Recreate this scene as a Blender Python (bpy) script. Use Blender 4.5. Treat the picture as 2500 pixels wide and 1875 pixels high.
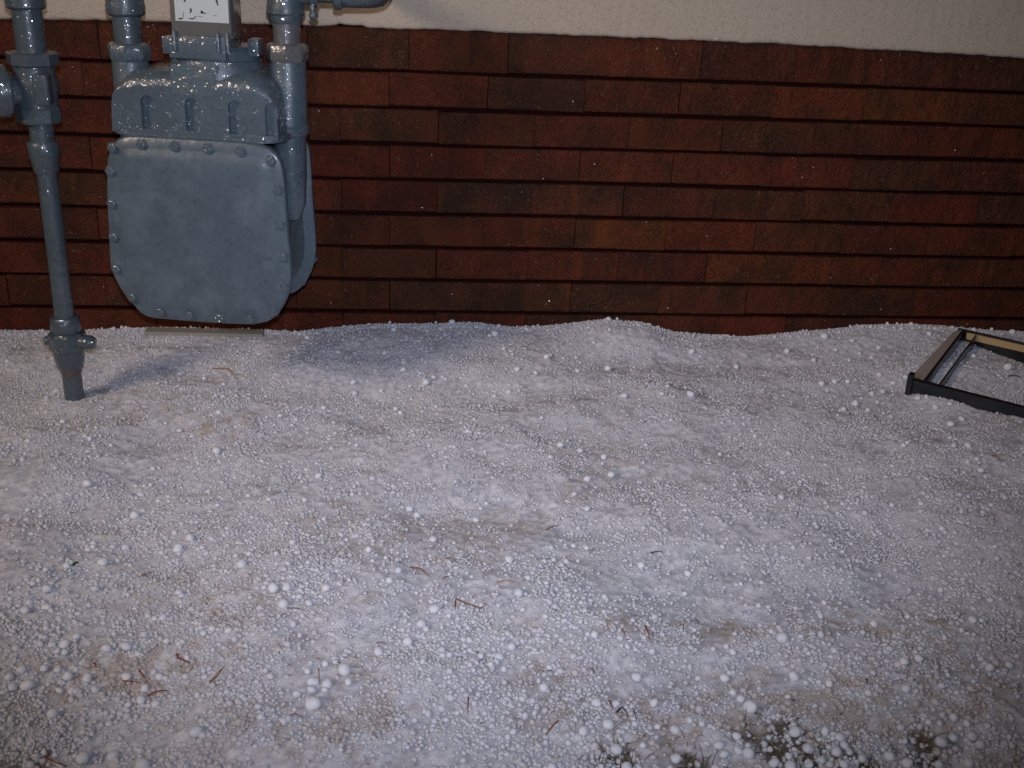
import bpy, bmesh, math, random
import numpy as np
from mathutils import Vector, Matrix, Euler
random.seed(4)
R = math.radians
for o in list(bpy.data.objects):
    bpy.data.objects.remove(o, do_unlink=True)
sc = bpy.context.scene
col = sc.collection

# ------------------------------------------------------------------ camera, night sky, lamps, exposure
cam = bpy.data.objects.new('camera', bpy.data.cameras.new('camera'))
col.objects.link(cam)
cam.data.sensor_width = 36.0
cam.data.lens = 2617.84 / 2500 * 36.0
cam.data.clip_start, cam.data.clip_end = 0.02, 400.0
_p, _y, _r = R(22.758), R(6.280), R(-2.7457)
_F = Vector((math.sin(_y) * math.cos(_p), math.cos(_y) * math.cos(_p), -math.sin(_p)))
_rt = Vector((math.cos(_y), -math.sin(_y), 0))
_d = _F.cross(_rt)
_R = math.cos(_r) * _rt + math.sin(_r) * _d
_D = -math.sin(_r) * _rt + math.cos(_r) * _d
_m = Matrix((( _R.x, -_D.x, -_F.x), (_R.y, -_D.y, -_F.y), (_R.z, -_D.z, -_F.z))).to_4x4()
_m.translation = Vector((0.0314, -2.2798, 0.836))
cam.matrix_world = _m
sc.camera = cam

world = bpy.data.worlds.new('World')
sc.world = world
world.use_nodes = True
wn = world.node_tree
bg = wn.nodes['Background']
sky = wn.nodes.new('ShaderNodeTexSky')
sky.sky_type = 'NISHITA'
sky.sun_disc = False
sky.sun_elevation = R(-3.5)          # the sun is well down: night
sky.sun_rotation = R(200)
wn.links.new(sky.outputs[0], bg.inputs[0])
bg.inputs[1].default_value = 0.05

def lamp(name, kind, loc, energy, color, radius, aim=None):
    l = bpy.data.lights.new(name, kind)
    l.energy, l.color, l.shadow_soft_size = energy, color, radius
    o = bpy.data.objects.new(name, l)
    col.objects.link(o)
    o.location = loc
    if aim is not None:
        o.rotation_euler = (Vector(aim) - Vector(loc)).to_track_quat('-Z', 'Y').to_euler()
    return o
# the photograph's own flash, a few centimetres above the lens
flash = lamp('camera_flash', 'SPOT', (0.034, -2.27, 0.90), 87.0, (0.735, 0.79, 1.0), 0.012, (0.25, 0.0, 0.38))
flash.data.spot_size, flash.data.spot_blend = R(85), 1.0
# the warm yard lamp off to the left that throws the meter's long bluish shadow
yard = lamp('yard_lamp', 'SPOT', (-2.83, -2.72, 2.31), 232.0, (1.0, 0.80, 0.62), 0.50, (0.25, -0.06, 0.10))
yard.data.spot_size, yard.data.spot_blend = R(42), 1.0

sc.view_settings.view_transform = 'Standard'
sc.view_settings.look = 'None'
sc.view_settings.exposure = 0.0
sc.view_settings.gamma = 1.0
sc.view_settings.use_curve_mapping = False
sc.cycles.max_bounces = 6
sc.cycles.diffuse_bounces = 2
sc.cycles.glossy_bounces = 2
sc.cycles.adaptive_threshold = 0.02
sc.cycles.use_denoising = True
sc.cycles.sample_clamp_indirect = 4.0

# ------------------------------------------------------------------ helpers
def tag(o, label=None, cat=None, group=None, kind=None):
    if label: o['label'] = label
    if cat: o['category'] = cat
    if group: o['group'] = group
    if kind: o['kind'] = kind
    return o
def empty(name, loc=(0, 0, 0), rz=0.0):
    o = bpy.data.objects.new(name, None)
    col.objects.link(o)
    o.empty_display_size = 0.05
    o.location = loc
    o.rotation_euler = (0, 0, rz)
    return o
def smooth(me, ang=35):
    me.polygons.foreach_set('use_smooth', [True] * len(me.polygons))
    me.set_sharp_from_angle(angle=R(ang))
def obj(name, me, mat, parent=None, ang=35):
    if isinstance(me, bmesh.types.BMesh):
        bm = me
        bmesh.ops.recalc_face_normals(bm, faces=bm.faces)
        me = bpy.data.meshes.new(name)
        bm.to_mesh(me)
        bm.free()
    if ang is not None:
        smooth(me, ang)
    if mat is not None and not me.materials:
        me.materials.append(mat)
    o = bpy.data.objects.new(name, me)
    col.objects.link(o)
    o.parent = parent
    return o
def frame_of(axis):
    a = Vector(axis).normalized()
    t = Vector((0, 0, 1)) if abs(a.z) < 0.9 else Vector((1, 0, 0))
    u = a.cross(t).normalized()
    return a, u, a.cross(u).normalized()
def lathe(bm, prof, base=(0, 0, 0), axis=(0, 0, 1), seg=28, turn=0.0, cap=True):
    """prof: list of (radius, distance along the axis)"""
    a, u, v = frame_of(axis)
    base = Vector(base)
    rings = []
    for r, h in prof:
        if r < 1e-6:
            rings.append([bm.verts.new(base + a * h)])
        else:
            rings.append([bm.verts.new(base + a * h + (u * math.cos(t) + v * math.sin(t)) * r)
                          for t in [turn + 2 * math.pi * k / seg for k in range(seg)]])
    for A, B in zip(rings, rings[1:]):
        if len(A) == 1 and len(B) == 1: continue
        for k in range(seg):
            k2 = (k + 1) % seg
            if len(A) == 1: bm.faces.new((A[0], B[k], B[k2]))
            elif len(B) == 1: bm.faces.new((A[k], A[k2], B[0]))
            else: bm.faces.new((A[k], A[k2], B[k2], B[k]))
    if cap:
        if len(rings[0]) > 1: bm.faces.new(rings[0][::-1])
        if len(rings[-1]) > 1: bm.faces.new(rings[-1])
    return bm
def L(prof, *a, **k):
    return lathe(bmesh.new(), prof, *a, **k)
def box(bm, lo, hi, bev=0.0, seg=2):
    lo, hi = Vector(lo), Vector(hi)
    r = bmesh.ops.create_cube(bm, size=1.0)
    vs = r['verts']
    for v in vs:
        v.co = Vector((lo[i] + (v.co[i] + 0.5) * (hi[i] - lo[i]) for i in range(3)))
    if bev:
        es = list({e for v in vs for e in v.link_edges})
        bmesh.ops.bevel(bm, geom=es, offset=bev, segments=seg, affect='EDGES', profile=0.6)
    return bm
def prism(bm, outline, y0, y1, bev=0.0, seg=3):
    """outline in x, z; extruded along y"""
    a = [bm.verts.new((x, y0, z)) for x, z in outline]
    b = [bm.verts.new((x, y1, z)) for x, z in outline]
    n = len(a)
    f0, f1 = bm.faces.new(a), bm.faces.new(b[::-1])
    fs = [bm.faces.new((a[i], b[i], b[(i + 1) % n], a[(i + 1) % n])) for i in range(n)]
    if bev:
        es = list(f0.edges) + list(f1.edges)
        bmesh.ops.bevel(bm, geom=es, offset=bev, segments=seg, affect='EDGES', profile=0.5)
    return bm
def rrect(x0, x1, z0, z1, r, n=5):
    out = []
    for cx, cz, a0 in ((x1 - r, z1 - r, 0), (x0 + r, z1 - r, 90), (x0 + r, z0 + r, 180), (x1 - r, z0 + r, 270)):
        for k in range(n + 1):
            t = R(a0 + 90 * k / n)
            out.append((cx + r * math.cos(t), cz + r * math.sin(t)))
    return out
def tube(bm, pts, r, seg=20, r1=None):
    pts = [Vector(p) for p in pts]
    n = len(pts)
    up = None
    rings = []
    for i, p in enumerate(pts):
        d = (pts[min(i + 1, n - 1)] - pts[max(i - 1, 0)]).normalized()
        if up is None:
            up = d.cross(Vector((0.3, 0.2, 1)) if abs(d.z) < 0.9 else Vector((1, 0, 0.2))).normalized()
        up = (up - d * up.dot(d)).normalized()
        w = d.cross(up)
        rr = r if r1 is None else r + (r1 - r) * i / (n - 1)
        rings.append([bm.verts.new(p + (up * math.cos(2 * math.pi * k / seg) + w * math.sin(2 * math.pi * k / seg)) * rr) for k in range(seg)])
    for A, B in zip(rings, rings[1:]):
        for k in range(seg):
            bm.faces.new((A[k], A[(k + 1) % seg], B[(k + 1) % seg], B[k]))
    bm.faces.new(rings[0][::-1]); bm.faces.new(rings[-1])
    return bm
def arc(c, u, v, r, a0, a1, n=8):
    c, u, v = Vector(c), Vector(u), Vector(v)
    return [c + (u * math.cos(R(a0 + (a1 - a0) * k / n)) + v * math.sin(R(a0 + (a1 - a0) * k / n))) * r for k in range(n + 1)]

# ------------------------------------------------------------------ materials
class NT:
    def __init__(s, name):
        s.m = bpy.data.materials.new(name)
        s.m.use_nodes = True
        s.t = s.m.node_tree
        s.b = s.t.nodes['Principled BSDF']
    def n(s, kind, **kw):
        x = s.t.nodes.new('ShaderNode' + kind)
        for k, v in kw.items():
            if k in x.inputs: s.put(x.inputs[k], v)
            else: setattr(x, k, v)
        return x
    def put(s, sock, v):
        if isinstance(v, bpy.types.NodeSocket): s.t.links.new(v, sock)
        else: sock.default_value = v
    def set(s, **kw):
        for k, v in kw.items(): s.put(s.b.inputs[k.replace('_', ' ')], v)
    def pos(s): return s.n('NewGeometry').outputs['Position']
    def noise(s, vec, scale, detail=3.0, rough=0.5):
        x = s.n('TexNoise', Scale=scale, Detail=detail, Roughness=rough)
        s.put(x.inputs['Vector'], vec)
        return x.outputs['Fac']
    def ramp(s, fac, stops, interp='LINEAR'):
        x = s.n('ValToRGB')
        x.color_ramp.interpolation = interp
        e = x.color_ramp.elements
        while len(e) < len(stops): e.new(0.5)
        for el, (p, c) in zip(e, stops):
            el.position = p
            el.color = c if len(c) == 4 else (*c, 1)
        s.put(x.inputs['Fac'], fac)
        return x.outputs['Color']
    def mix(s, fac, a, b, mode='MIX'):
        x = s.n('Mix', data_type='RGBA', blend_type=mode)
        s.put(x.inputs[0], fac); s.put(x.inputs[6], a); s.put(x.inputs[7], b)
        return x.outputs[2]
    def math(s, op, a, b=0.0, clamp=False):
        x = s.n('Math', operation=op, use_clamp=clamp)
        s.put(x.inputs[0], a); s.put(x.inputs[1], b)
        return x.outputs[0]
    def vmath(s, op, a, b=(0, 0, 0), sc=None):
        x = s.n('VectorMath', operation=op)
        s.put(x.inputs[0], a)
        if op != 'NORMALIZE' and sc is None: s.put(x.inputs[1], b)
        if sc is not None: s.put(x.inputs['Scale'], sc)
        return x.outputs[0]
    def bump(s, h, strength, dist, normal=None):
        x = s.n('Bump', Strength=strength, Distance=dist)
        s.put(x.inputs['Height'], h)
        if normal is not None: s.put(x.inputs['Normal'], normal)
        return x.outputs['Normal']
    def glints(s, vec, scale, spread, chance, weight, rough=0.13):
        """wet grains: small facets with normals of their own, each a tiny mirror under a clear water film"""
        v = s.n('TexVoronoi', Scale=scale)
        s.put(v.inputs['Vector'], vec)
        c = v.outputs['Color']
        off = s.vmath('SUBTRACT', c, (0.5, 0.5, 0.5))
        off = s.vmath('SCALE', off, sc=spread * 2)
        nrm = s.vmath('NORMALIZE', s.vmath('ADD', s.n('NewGeometry').outputs['Normal'], off))
        v2 = s.n('TexVoronoi', Scale=scale)
        s.put(v2.inputs['Vector'], s.vmath('ADD', vec, (7.3, 1.1, 4.2)))
        clump = s.math('MULTIPLY', s.ramp(s.noise(vec, 9.0, 1.0), [(0.42, (0, 0, 0)), (0.68, (1, 1, 1))]), chance * 2.2)
        pick = s.math('LESS_THAN', s.n('SeparateColor', Color=v2.outputs['Color']).outputs[0], clump)
        s.set(Coat_Weight=s.math('MULTIPLY', pick, weight), Coat_Roughness=rough, Coat_IOR=1.4, Coat_Normal=nrm)
M = {}
def flat(name, c, rough=0.5, metal=0.0, coat=0.0):
    k = NT(name)
    k.set(Base_Color=(*c, 1), Roughness=rough, Metallic=metal, Coat_Weight=coat, Coat_Roughness=0.15)
    M[name] = k.m
    return k

def paint(name, c, scuff, rust=0.0, wet=True):
    k = NT(name)
    P = k.pos()
    n1 = k.noise(P, 9.0, 3.0, 0.62)
    n2 = k.noise(P, 120.0, 1.0)
    n3 = k.noise(P, 34.0, 3.0, 0.7)
    base = k.mix(k.ramp(n1, [(0.35, (0, 0, 0)), (0.75, (1, 1, 1))]), (*c, 1), (*[x * 1.28 for x in c], 1))
    base = k.mix(k.ramp(n3, [(0.56, (0, 0, 0)), (0.80, (0.55, 0.55, 0.55))]), base, (*scuff, 1))
    base = k.mix(k.ramp(n2, [(0.30, (0.35, 0.35, 0.35)), (0.45, (0, 0, 0))]), base, (*[x * 0.55 for x in c], 1))
    if rust:
        base = k.mix(k.ramp(k.noise(P, 55.0, 5.0, 0.7), [(0.66 - rust, (0, 0, 0)), (0.74 - rust, (1, 1, 1))]), base, (0.10, 0.045, 0.02, 1))
    b = k.bump(k.noise(P, 420.0, 0.0), 0.25, 0.0006)
    drops = k.n('TexVoronoi', Scale=170.0, feature='F1')
    k.put(drops.inputs['Vector'], P)
    dr = k.ramp(drops.outputs['Distance'], [(0.0, (1, 1, 1)), (0.42, (0, 0, 0))])
    mask = k.ramp(k.noise(P, 22.0, 2.0), [(0.46, (0, 0, 0)), (0.58, (1, 1, 1))])
    b2 = k.bump(k.mix(1.0, dr, mask, 'MULTIPLY'), 0.9, 0.0016, k.bump(k.noise(P, 85.0, 1.0), 0.9, 0.0048))
    if not wet:
        fr = k.math('MULTIPLY', k.ramp(k.noise(P, 11.0, 5.0, 0.72), [(0.50, (0, 0, 0)), (0.72, (1, 1, 1))]), 0.45)
        base = k.mix(fr, base, (*[x * 1.25 for x in scuff], 1))
        k.set(Base_Color=base, Roughness=0.5, Normal=b, Coat_Weight=0.45, Coat_Roughness=0.2, Coat_Normal=k.bump(k.noise(P, 60.0, 2.0), 0.5, 0.002))
    else:
        k.set(Base_Color=base, Roughness=0.42, Normal=b, Coat_Weight=1.0, Coat_Roughness=0.085, Coat_Normal=b2)
    M[name] = k.m
paint('meter_paint', (0.068, 0.094, 0.112), (0.13, 0.165, 0.185))
paint('cover_paint', (0.064, 0.091, 0.112), (0.125, 0.16, 0.185), wet=False)
paint('pipe_paint', (0.058, 0.078, 0.090), (0.11, 0.14, 0.16))
paint('worn_pipe_paint', (0.100, 0.098, 0.098), (0.13, 0.12, 0.10), 0.05)
paint('rusty_pipe', (0.13, 0.07, 0.04), (0.16, 0.10, 0.06), 0.2)

def brick_material():
    k = NT('brick_clay')
    oi = k.n('ObjectInfo')
    P = k.vmath('ADD', k.pos(), k.vmath('SCALE', (13.1, 7.7, 3.3), sc=oi.outputs['Random']))
    blot = k.noise(P, 13.0, 2.0, 0.6)
    strk = k.noise(k.vmath('MULTIPLY', P, (1.0, 1.0, 0.22)), 26.0, 1.0, 0.6)
    grain = k.noise(P, 330.0, 0.0, 0.6)
    base = oi.outputs['Color']
    dark = k.mix(1.0, base, (0.55, 0.80, 0.85, 1), 'MULTIPLY')
    c = k.mix(k.ramp(blot, [(0.40, (0, 0, 0)), (0.66, (0.85, 0.85, 0.85))]), base, dark)
    W = k.pos()
    c = k.mix(k.ramp(k.noise(W, 8.0, 3.0, 0.65), [(0.44, (0, 0, 0)), (0.62, (0.75, 0.75, 0.75))]), c, k.mix(1.0, c, (0.58, 0.78, 0.85, 1), 'MULTIPLY'))
    c = k.mix(k.ramp(strk, [(0.56, (0, 0, 0)), (0.72, (0.7, 0.7, 0.7))]), c, k.mix(1.0, base, (1.12, 1.25, 1.05, 1), 'MULTIPLY'))
    c = k.mix(k.ramp(grain, [(0.32, (0.75, 0.75, 0.75)), (0.5, (0, 0, 0))]), c, k.mix(1.0, c, (0.45, 0.45, 0.5, 1), 'MULTIPLY'))
    c = k.mix(k.ramp(k.noise(P, 190.0, 0.0), [(0.71, (0, 0, 0)), (0.80, (0.6, 0.6, 0.6))]), c, (0.13, 0.07, 0.05, 1))
    h = k.math('ADD', k.math('MULTIPLY', k.noise(P, 48.0, 3.0, 0.65), 1.0), k.math('MULTIPLY', grain, 0.25))
    k.set(Base_Color=c, Roughness=0.8, Specular_IOR_Level=0.12, Normal=k.bump(h, 0.9, 0.0085))
    k.glints(P, 430.0, 0.62, 0.05, 0.3, 0.16)
    M['brick'] = k.m
brick_material()

def stucco_material():
    k = NT('stucco_render')
    P = k.pos()
    a = k.noise(k.vmath('MULTIPLY', P, (1.0, 1.0, 1.9)), 150.0, 2.0, 0.62)
    b = k.noise(P, 300.0, 1.0, 0.6)
    big = k.noise(P, 3.0, 1.0)
    c = k.mix(big, (0.49, 0.405, 0.308, 1), (0.545, 0.455, 0.345, 1))
    c = k.mix(k.ramp(a, [(0.30, (0.6, 0.6, 0.6)), (0.44, (0, 0, 0))]), c, (0.29, 0.24, 0.20, 1))
    c = k.mix(k.ramp(b, [(0.26, (0.6, 0.6, 0.6)), (0.36, (0, 0, 0))]), c, (0.28, 0.22, 0.18, 1))
    h = k.math('ADD', a, k.math('MULTIPLY', b, 0.4))
    k.set(Base_Color=c, Roughness=0.8, Specular_IOR_Level=0.3, Normal=k.bump(h, 0.7, 0.0024))
    k.glints(P, 380.0, 0.5, 0.10, 0.35, 0.16)
    M['stucco'] = k.m
stucco_material()

def hail_material(name, inst):
    """colour (icy grey to white, with dirt) comes grain by grain from the 'tint' value stored on the hail"""
    k = NT(name)
    at = k.n('Attribute', attribute_name='tint')
    if inst: at.attribute_type = 'INSTANCER'
    k.set(Base_Color=at.outputs['Color'], Roughness=0.55, IOR=1.31, Specular_IOR_Level=0.35)
    if inst:
        f = k.n('ObjectInfo').outputs['Random']
        wet = k.math('LESS_THAN', f, 0.10)
        k.set(Roughness=k.math('SUBTRACT', 0.62, k.math('MULTIPLY', wet, 0.48)))
    else:
        k.set(Normal=k.bump(k.noise(k.pos(), 280.0, 1.0, 0.6), 0.6, 0.0025))
    k.set(Subsurface_Weight=0.85, Subsurface_Radius=(0.9, 0.95, 1.0), Subsurface_Scale=0.004 if inst else 0.011)
    M[name] = k.m
hail_material('hail_grain', True)
hail_material('hail_slush', False)
def stone_material():
    k = NT('hail_stone')
    oi = k.n('ObjectInfo')
    P = k.vmath('ADD', k.n('TexCoord').outputs['Object'], k.vmath('SCALE', (31.0, 17.0, 5.0), sc=oi.outputs['Random']))
    c = k.mix(oi.outputs['Random'], (0.82, 0.82, 0.855, 1), (0.95, 0.95, 0.955, 1))
    c = k.mix(k.ramp(k.noise(P, 140.0, 3.0), [(0.35, (0.4, 0.4, 0.4)), (0.6, (0, 0, 0))]), c, (0.66, 0.67, 0.72, 1))
    k.set(Base_Color=c, Roughness=0.3, IOR=1.31, Subsurface_Weight=0.7, Subsurface_Radius=(0.9, 0.95, 1.0), Subsurface_Scale=0.004,
          Normal=k.bump(k.noise(P, 320.0, 2.0), 0.3, 0.001))
    M['hail_stone'] = k.m
stone_material()
def soil_material():
    k = NT('soil')
    P = k.pos()
    c = k.ramp(k.noise(P, 70.0, 5.0, 0.65), [(0.3, (0.022, 0.013, 0.008)), (0.55, (0.075, 0.042, 0.022)), (0.75, (0.12, 0.075, 0.035))])
    k.set(Base_Color=c, Roughness=0.7, Normal=k.bump(k.noise(P, 160.0, 4.0, 0.7), 1.0, 0.006))
    M['soil'] = k.m
soil_material()
flat('backing', (0.018, 0.006, 0.004), 1.0)
M['backing'].node_tree.nodes['Principled BSDF'].inputs['Specular IOR Level'].default_value = 0.0
flat('black_metal', (0.012, 0.013, 0.016), 0.32, 0.0, 0.4)
flat('dull_metal', (0.42, 0.37, 0.33), 0.5)
flat('tan_lining', (0.50, 0.35, 0.16), 0.5)
flat('index_glass', (0.125, 0.125, 0.110), 0.12, 0.0, 0.8)
flat('index_plate', (0.50, 0.53, 0.50), 0.5)
flat('ink', (0.010, 0.010, 0.022), 0.6)
flat('pale_slab', (0.30, 0.28, 0.235), 0.8)
flat('needle_amber', (0.42, 0.19, 0.045), 0.45)
flat('needle_brown', (0.29, 0.092, 0.024), 0.5)
flat('needle_red', (0.30, 0.062, 0.028), 0.5)
flat('needle_tan', (0.42, 0.30, 0.17), 0.5)
flat('needle_grey', (0.15, 0.13, 0.11), 0.6)
flat('needle_dark', (0.014, 0.011, 0.012), 0.5)
flat('needle_green', (0.045, 0.060, 0.018), 0.5)
def grass_mat():
    k = NT('grass_blade')
    c = k.mix(k.noise(k.pos(), 45.0, 2.0), (0.045, 0.095, 0.018, 1), (0.19, 0.135, 0.05, 1))
    k.set(Base_Color=c, Roughness=0.5)
    M['grass'] = k.m
grass_mat()

# ---- shape of the hail bed: height of its surface (m) at ground position x, y (the wall stands at y = 0)
_PX = np.array([-1.002,-0.834,-0.706,-0.577,-0.490,-0.270,-0.208,-0.136,-0.046,0.118,0.182,0.274,0.349,0.488,0.573,0.652,0.720,0.827,0.942,1.049,1.087,1.216,1.307,1.389,1.492])
_PZ = np.array([0.003,0.003,0.004,0.011,0.014,0.011,0.007,0.017,0.027,0.030,0.034,0.024,0.027,0.045,0.039,0.016,0.011,0.006,0.019,0.029,0.037,0.040,0.037,0.030,0.025])
def vnoise(x, y, cell, seed):
    g = np.random.RandomState(seed).rand(256, 256)
    u, v = x / cell + 91.3, y / cell + 57.7
    i, j = np.floor(u).astype(int), np.floor(v).astype(int)
    a, b = u - i, v - j
    a, b = a * a * a * (a * (a * 6 - 15) + 10), b * b * b * (b * (b * 6 - 15) + 10)
    i0, j0, i1, j1 = i % 256, j % 256, (i + 1) % 256, (j + 1) % 256
    return (g[i0, j0] * (1 - a) + g[i1, j0] * a) * (1 - b) + (g[i0, j1] * (1 - a) + g[i1, j1] * a) * b - 0.5
def terrain(x, y):
    x, y = np.asarray(x, float), np.asarray(y, float)
    w = np.exp(-(np.minimum(y, 0) / 0.11) ** 2)
    h = 0.04 * y + (np.interp(x, _PX, _PZ) - 0.007) * w
    k = np.clip((-y - 0.02) / 0.12, 0, 1)
    h = h + k * (0.030 * vnoise(x * 0.75, y, 0.21, 3) + 0.016 * vnoise(x * 0.7, y, 0.085, 5) + 0.005 * vnoise(x, y, 0.034, 7))
    q = np.exp(-((x + 0.591) ** 2 + (y + 0.35) ** 2) / 0.09 ** 2)
    h = h * (1 - q) - 0.012 * q
    h = h + 0.018 * np.exp(-((x - 1.37) ** 2 + (y + 0.23) ** 2) / 0.10 ** 2)
    h = h + 0.016 * np.exp(-((x - 1.21) ** 2 + (y + 0.21) ** 2) / 0.12 ** 2)
    return h + 0.014 * np.exp(-((0.66 * (x - 1.23) + 0.75 * (y + 0.42)) / 0.07) ** 2 - ((0.75 * (x - 1.23) - 0.66 * (y + 0.42)) / 0.22) ** 2)  # heaped against the frame

BARE = [(0.505,-1.279,0.057),(0.672,-1.300,0.038),(0.280,-1.309,0.031),(-0.391,-1.280,0.029),(0.377,-1.316,0.024),(0.574,-1.324,0.029)]

DIRT = [(0.414,-1.056,0.170,0.030,0.80),(0.715,-1.051,0.140,0.040,0.80),(-0.307,-0.459,0.090,0.050,0.55),(-0.312,-1.125,0.140,0.050,0.75),(0.342,-1.249,0.160,0.060,0.70),(0.556,-1.240,0.200,0.090,0.90),(0.776,-1.175,0.120,0.120,0.60),(-0.182,-1.015,0.100,0.040,0.50),(0.211,-1.152,0.100,0.040,0.50),(-0.267,-0.976,0.120,0.030,0.50),(-0.404,-1.159,0.100,0.050,0.50),(-0.008,-1.233,0.100,0.040,0.40)]

def bare(x, y):
    """0 = deep hail, 1 = soil and grass showing through"""
    m = np.zeros(np.shape(x))
    for bx, by, br in BARE:
        d = np.hypot(x - bx, y - by) / br
        m = np.maximum(m, np.clip(1.25 - d + 0.9 * vnoise(np.asarray(x, float), np.asarray(y, float), 0.022, 11), 0, 1))
    return m
def tint(x, y, f):
    """albedo of the hail at x, y: f runs from clear grey ice to white, with tan dirt in patches"""
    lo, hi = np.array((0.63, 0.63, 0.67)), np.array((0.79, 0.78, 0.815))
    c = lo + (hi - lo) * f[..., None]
    patch = vnoise(x, y, 0.22, 91) + 0.6 * vnoise(x, y, 0.08, 92) + 0.35 * vnoise(x, y, 0.03, 83)
    fine = vnoise(x, y, 0.018, 84) + 0.6 * vnoise(x, y, 0.007, 85)
    m = np.clip((patch - 0.10) / 0.35, 0, 1) * np.clip((fine + 0.25) / 0.7, 0, 1)
    m = np.clip(m * (0.30 + 0.5 * np.clip(-y, 0, 1)), 0, 0.8)[..., None] * 0.55
    for dx, dy, sx, sy, k in DIRT:                      # strips of grit and dead grass caught in the hail
        g = np.exp(-((x - dx) / sx) ** 2 - ((y - dy) / sy) ** 2) * k
        g = g * np.clip(0.15 + 2.2 * fine + 1.1 * vnoise(x, y, 0.045, 86), 0, 1)
        m = np.maximum(m, np.clip(g, 0, 0.48)[..., None])
    return c * (1 - m) + np.array((0.40, 0.275, 0.155)) * m
def th(x, y):
    return float(terrain(np.array([x]), np.array([y]))[0])

# ------------------------------------------------------------------ ground
def ground_sheet():
    n = 121
    g = np.sign(np.linspace(-1, 1, n)) * np.abs(np.linspace(-1, 1, n)) ** 3 * 60
    X, Y = np.meshgrid(g, g, indexing='ij')
    Z = np.where(Y < 0, np.maximum(0.04 * Y, -0.14), 0) - 0.055 + 0.012 * vnoise(X, Y, 0.8, 21)
    v = np.stack([X, Y, Z], -1).reshape(-1, 3)
    idx = np.arange(n * n).reshape(n, n)
    f = np.stack([idx[:-1, :-1], idx[1:, :-1], idx[1:, 1:], idx[:-1, 1:]], -1).reshape(-1, 4)
    me = bpy.data.meshes.new('ground')
    me.from_pydata(v.tolist(), [], f.tolist())
    return tag(obj('ground', me, M['soil'], None, 180), 'dark wet soil of the yard under the hail', kind='structure')
ground_sheet()

def hail_bed():
    xs = np.concatenate([np.arange(-2.1, -1.05, 0.02), np.arange(-1.05, 1.65, 0.0036), np.arange(1.65, 2.7, 0.02)])
    ys = np.concatenate([np.arange(-2.9, -1.5, 0.02), np.arange(-1.5, 0.028, 0.0036)])
    X, Y = np.meshgrid(xs, ys, indexing='ij')
    Z = terrain(X, Y) - 0.0015
    rs = np.random.RandomState(2)
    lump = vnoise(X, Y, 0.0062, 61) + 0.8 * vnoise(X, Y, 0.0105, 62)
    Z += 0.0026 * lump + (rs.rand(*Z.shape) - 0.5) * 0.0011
    Bm = bare(X, Y)
    Z -= 0.008 * Bm
    nx, ny = X.shape
    v = np.stack([X, Y, Z], -1).reshape(-1, 3)
    idx = np.arange(nx * ny).reshape(nx, ny)
    f = np.stack([idx[:-1, :-1], idx[1:, :-1], idx[1:, 1:], idx[:-1, 1:]], -1).reshape(-1, 4)
    me = bpy.data.meshes.new('hail_bed')
    me.vertices.add(len(v)); me.vertices.foreach_set('co', v.ravel())
    me.loops.add(len(f) * 4); me.loops.foreach_set('vertex_index', f.ravel())
    me.polygons.add(len(f)); me.polygons.foreach_set('loop_start', np.arange(len(f)) * 4)
    me.update(calc_edges=True)
    me.materials.append(M['hail_slush'])
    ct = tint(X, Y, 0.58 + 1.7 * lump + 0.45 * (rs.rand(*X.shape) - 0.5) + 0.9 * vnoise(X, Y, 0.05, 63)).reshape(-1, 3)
    sb = np.clip(Bm.ravel() * 1.7 - 0.45, 0, 0.85)[:, None]
    ct = ct * (1 - sb) + np.array((0.15, 0.105, 0.055)) * (0.6 + 0.8 * rs.rand(len(ct), 1)) * sb
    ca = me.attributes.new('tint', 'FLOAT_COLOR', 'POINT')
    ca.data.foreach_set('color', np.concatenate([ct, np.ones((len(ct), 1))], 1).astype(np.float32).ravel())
    o = obj('hail_slush', me, None, None, 180)
    return tag(o, 'grey-white bed of melting packed hail covering the whole ground', 'hail', kind='stuff')
hail_bed()

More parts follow.
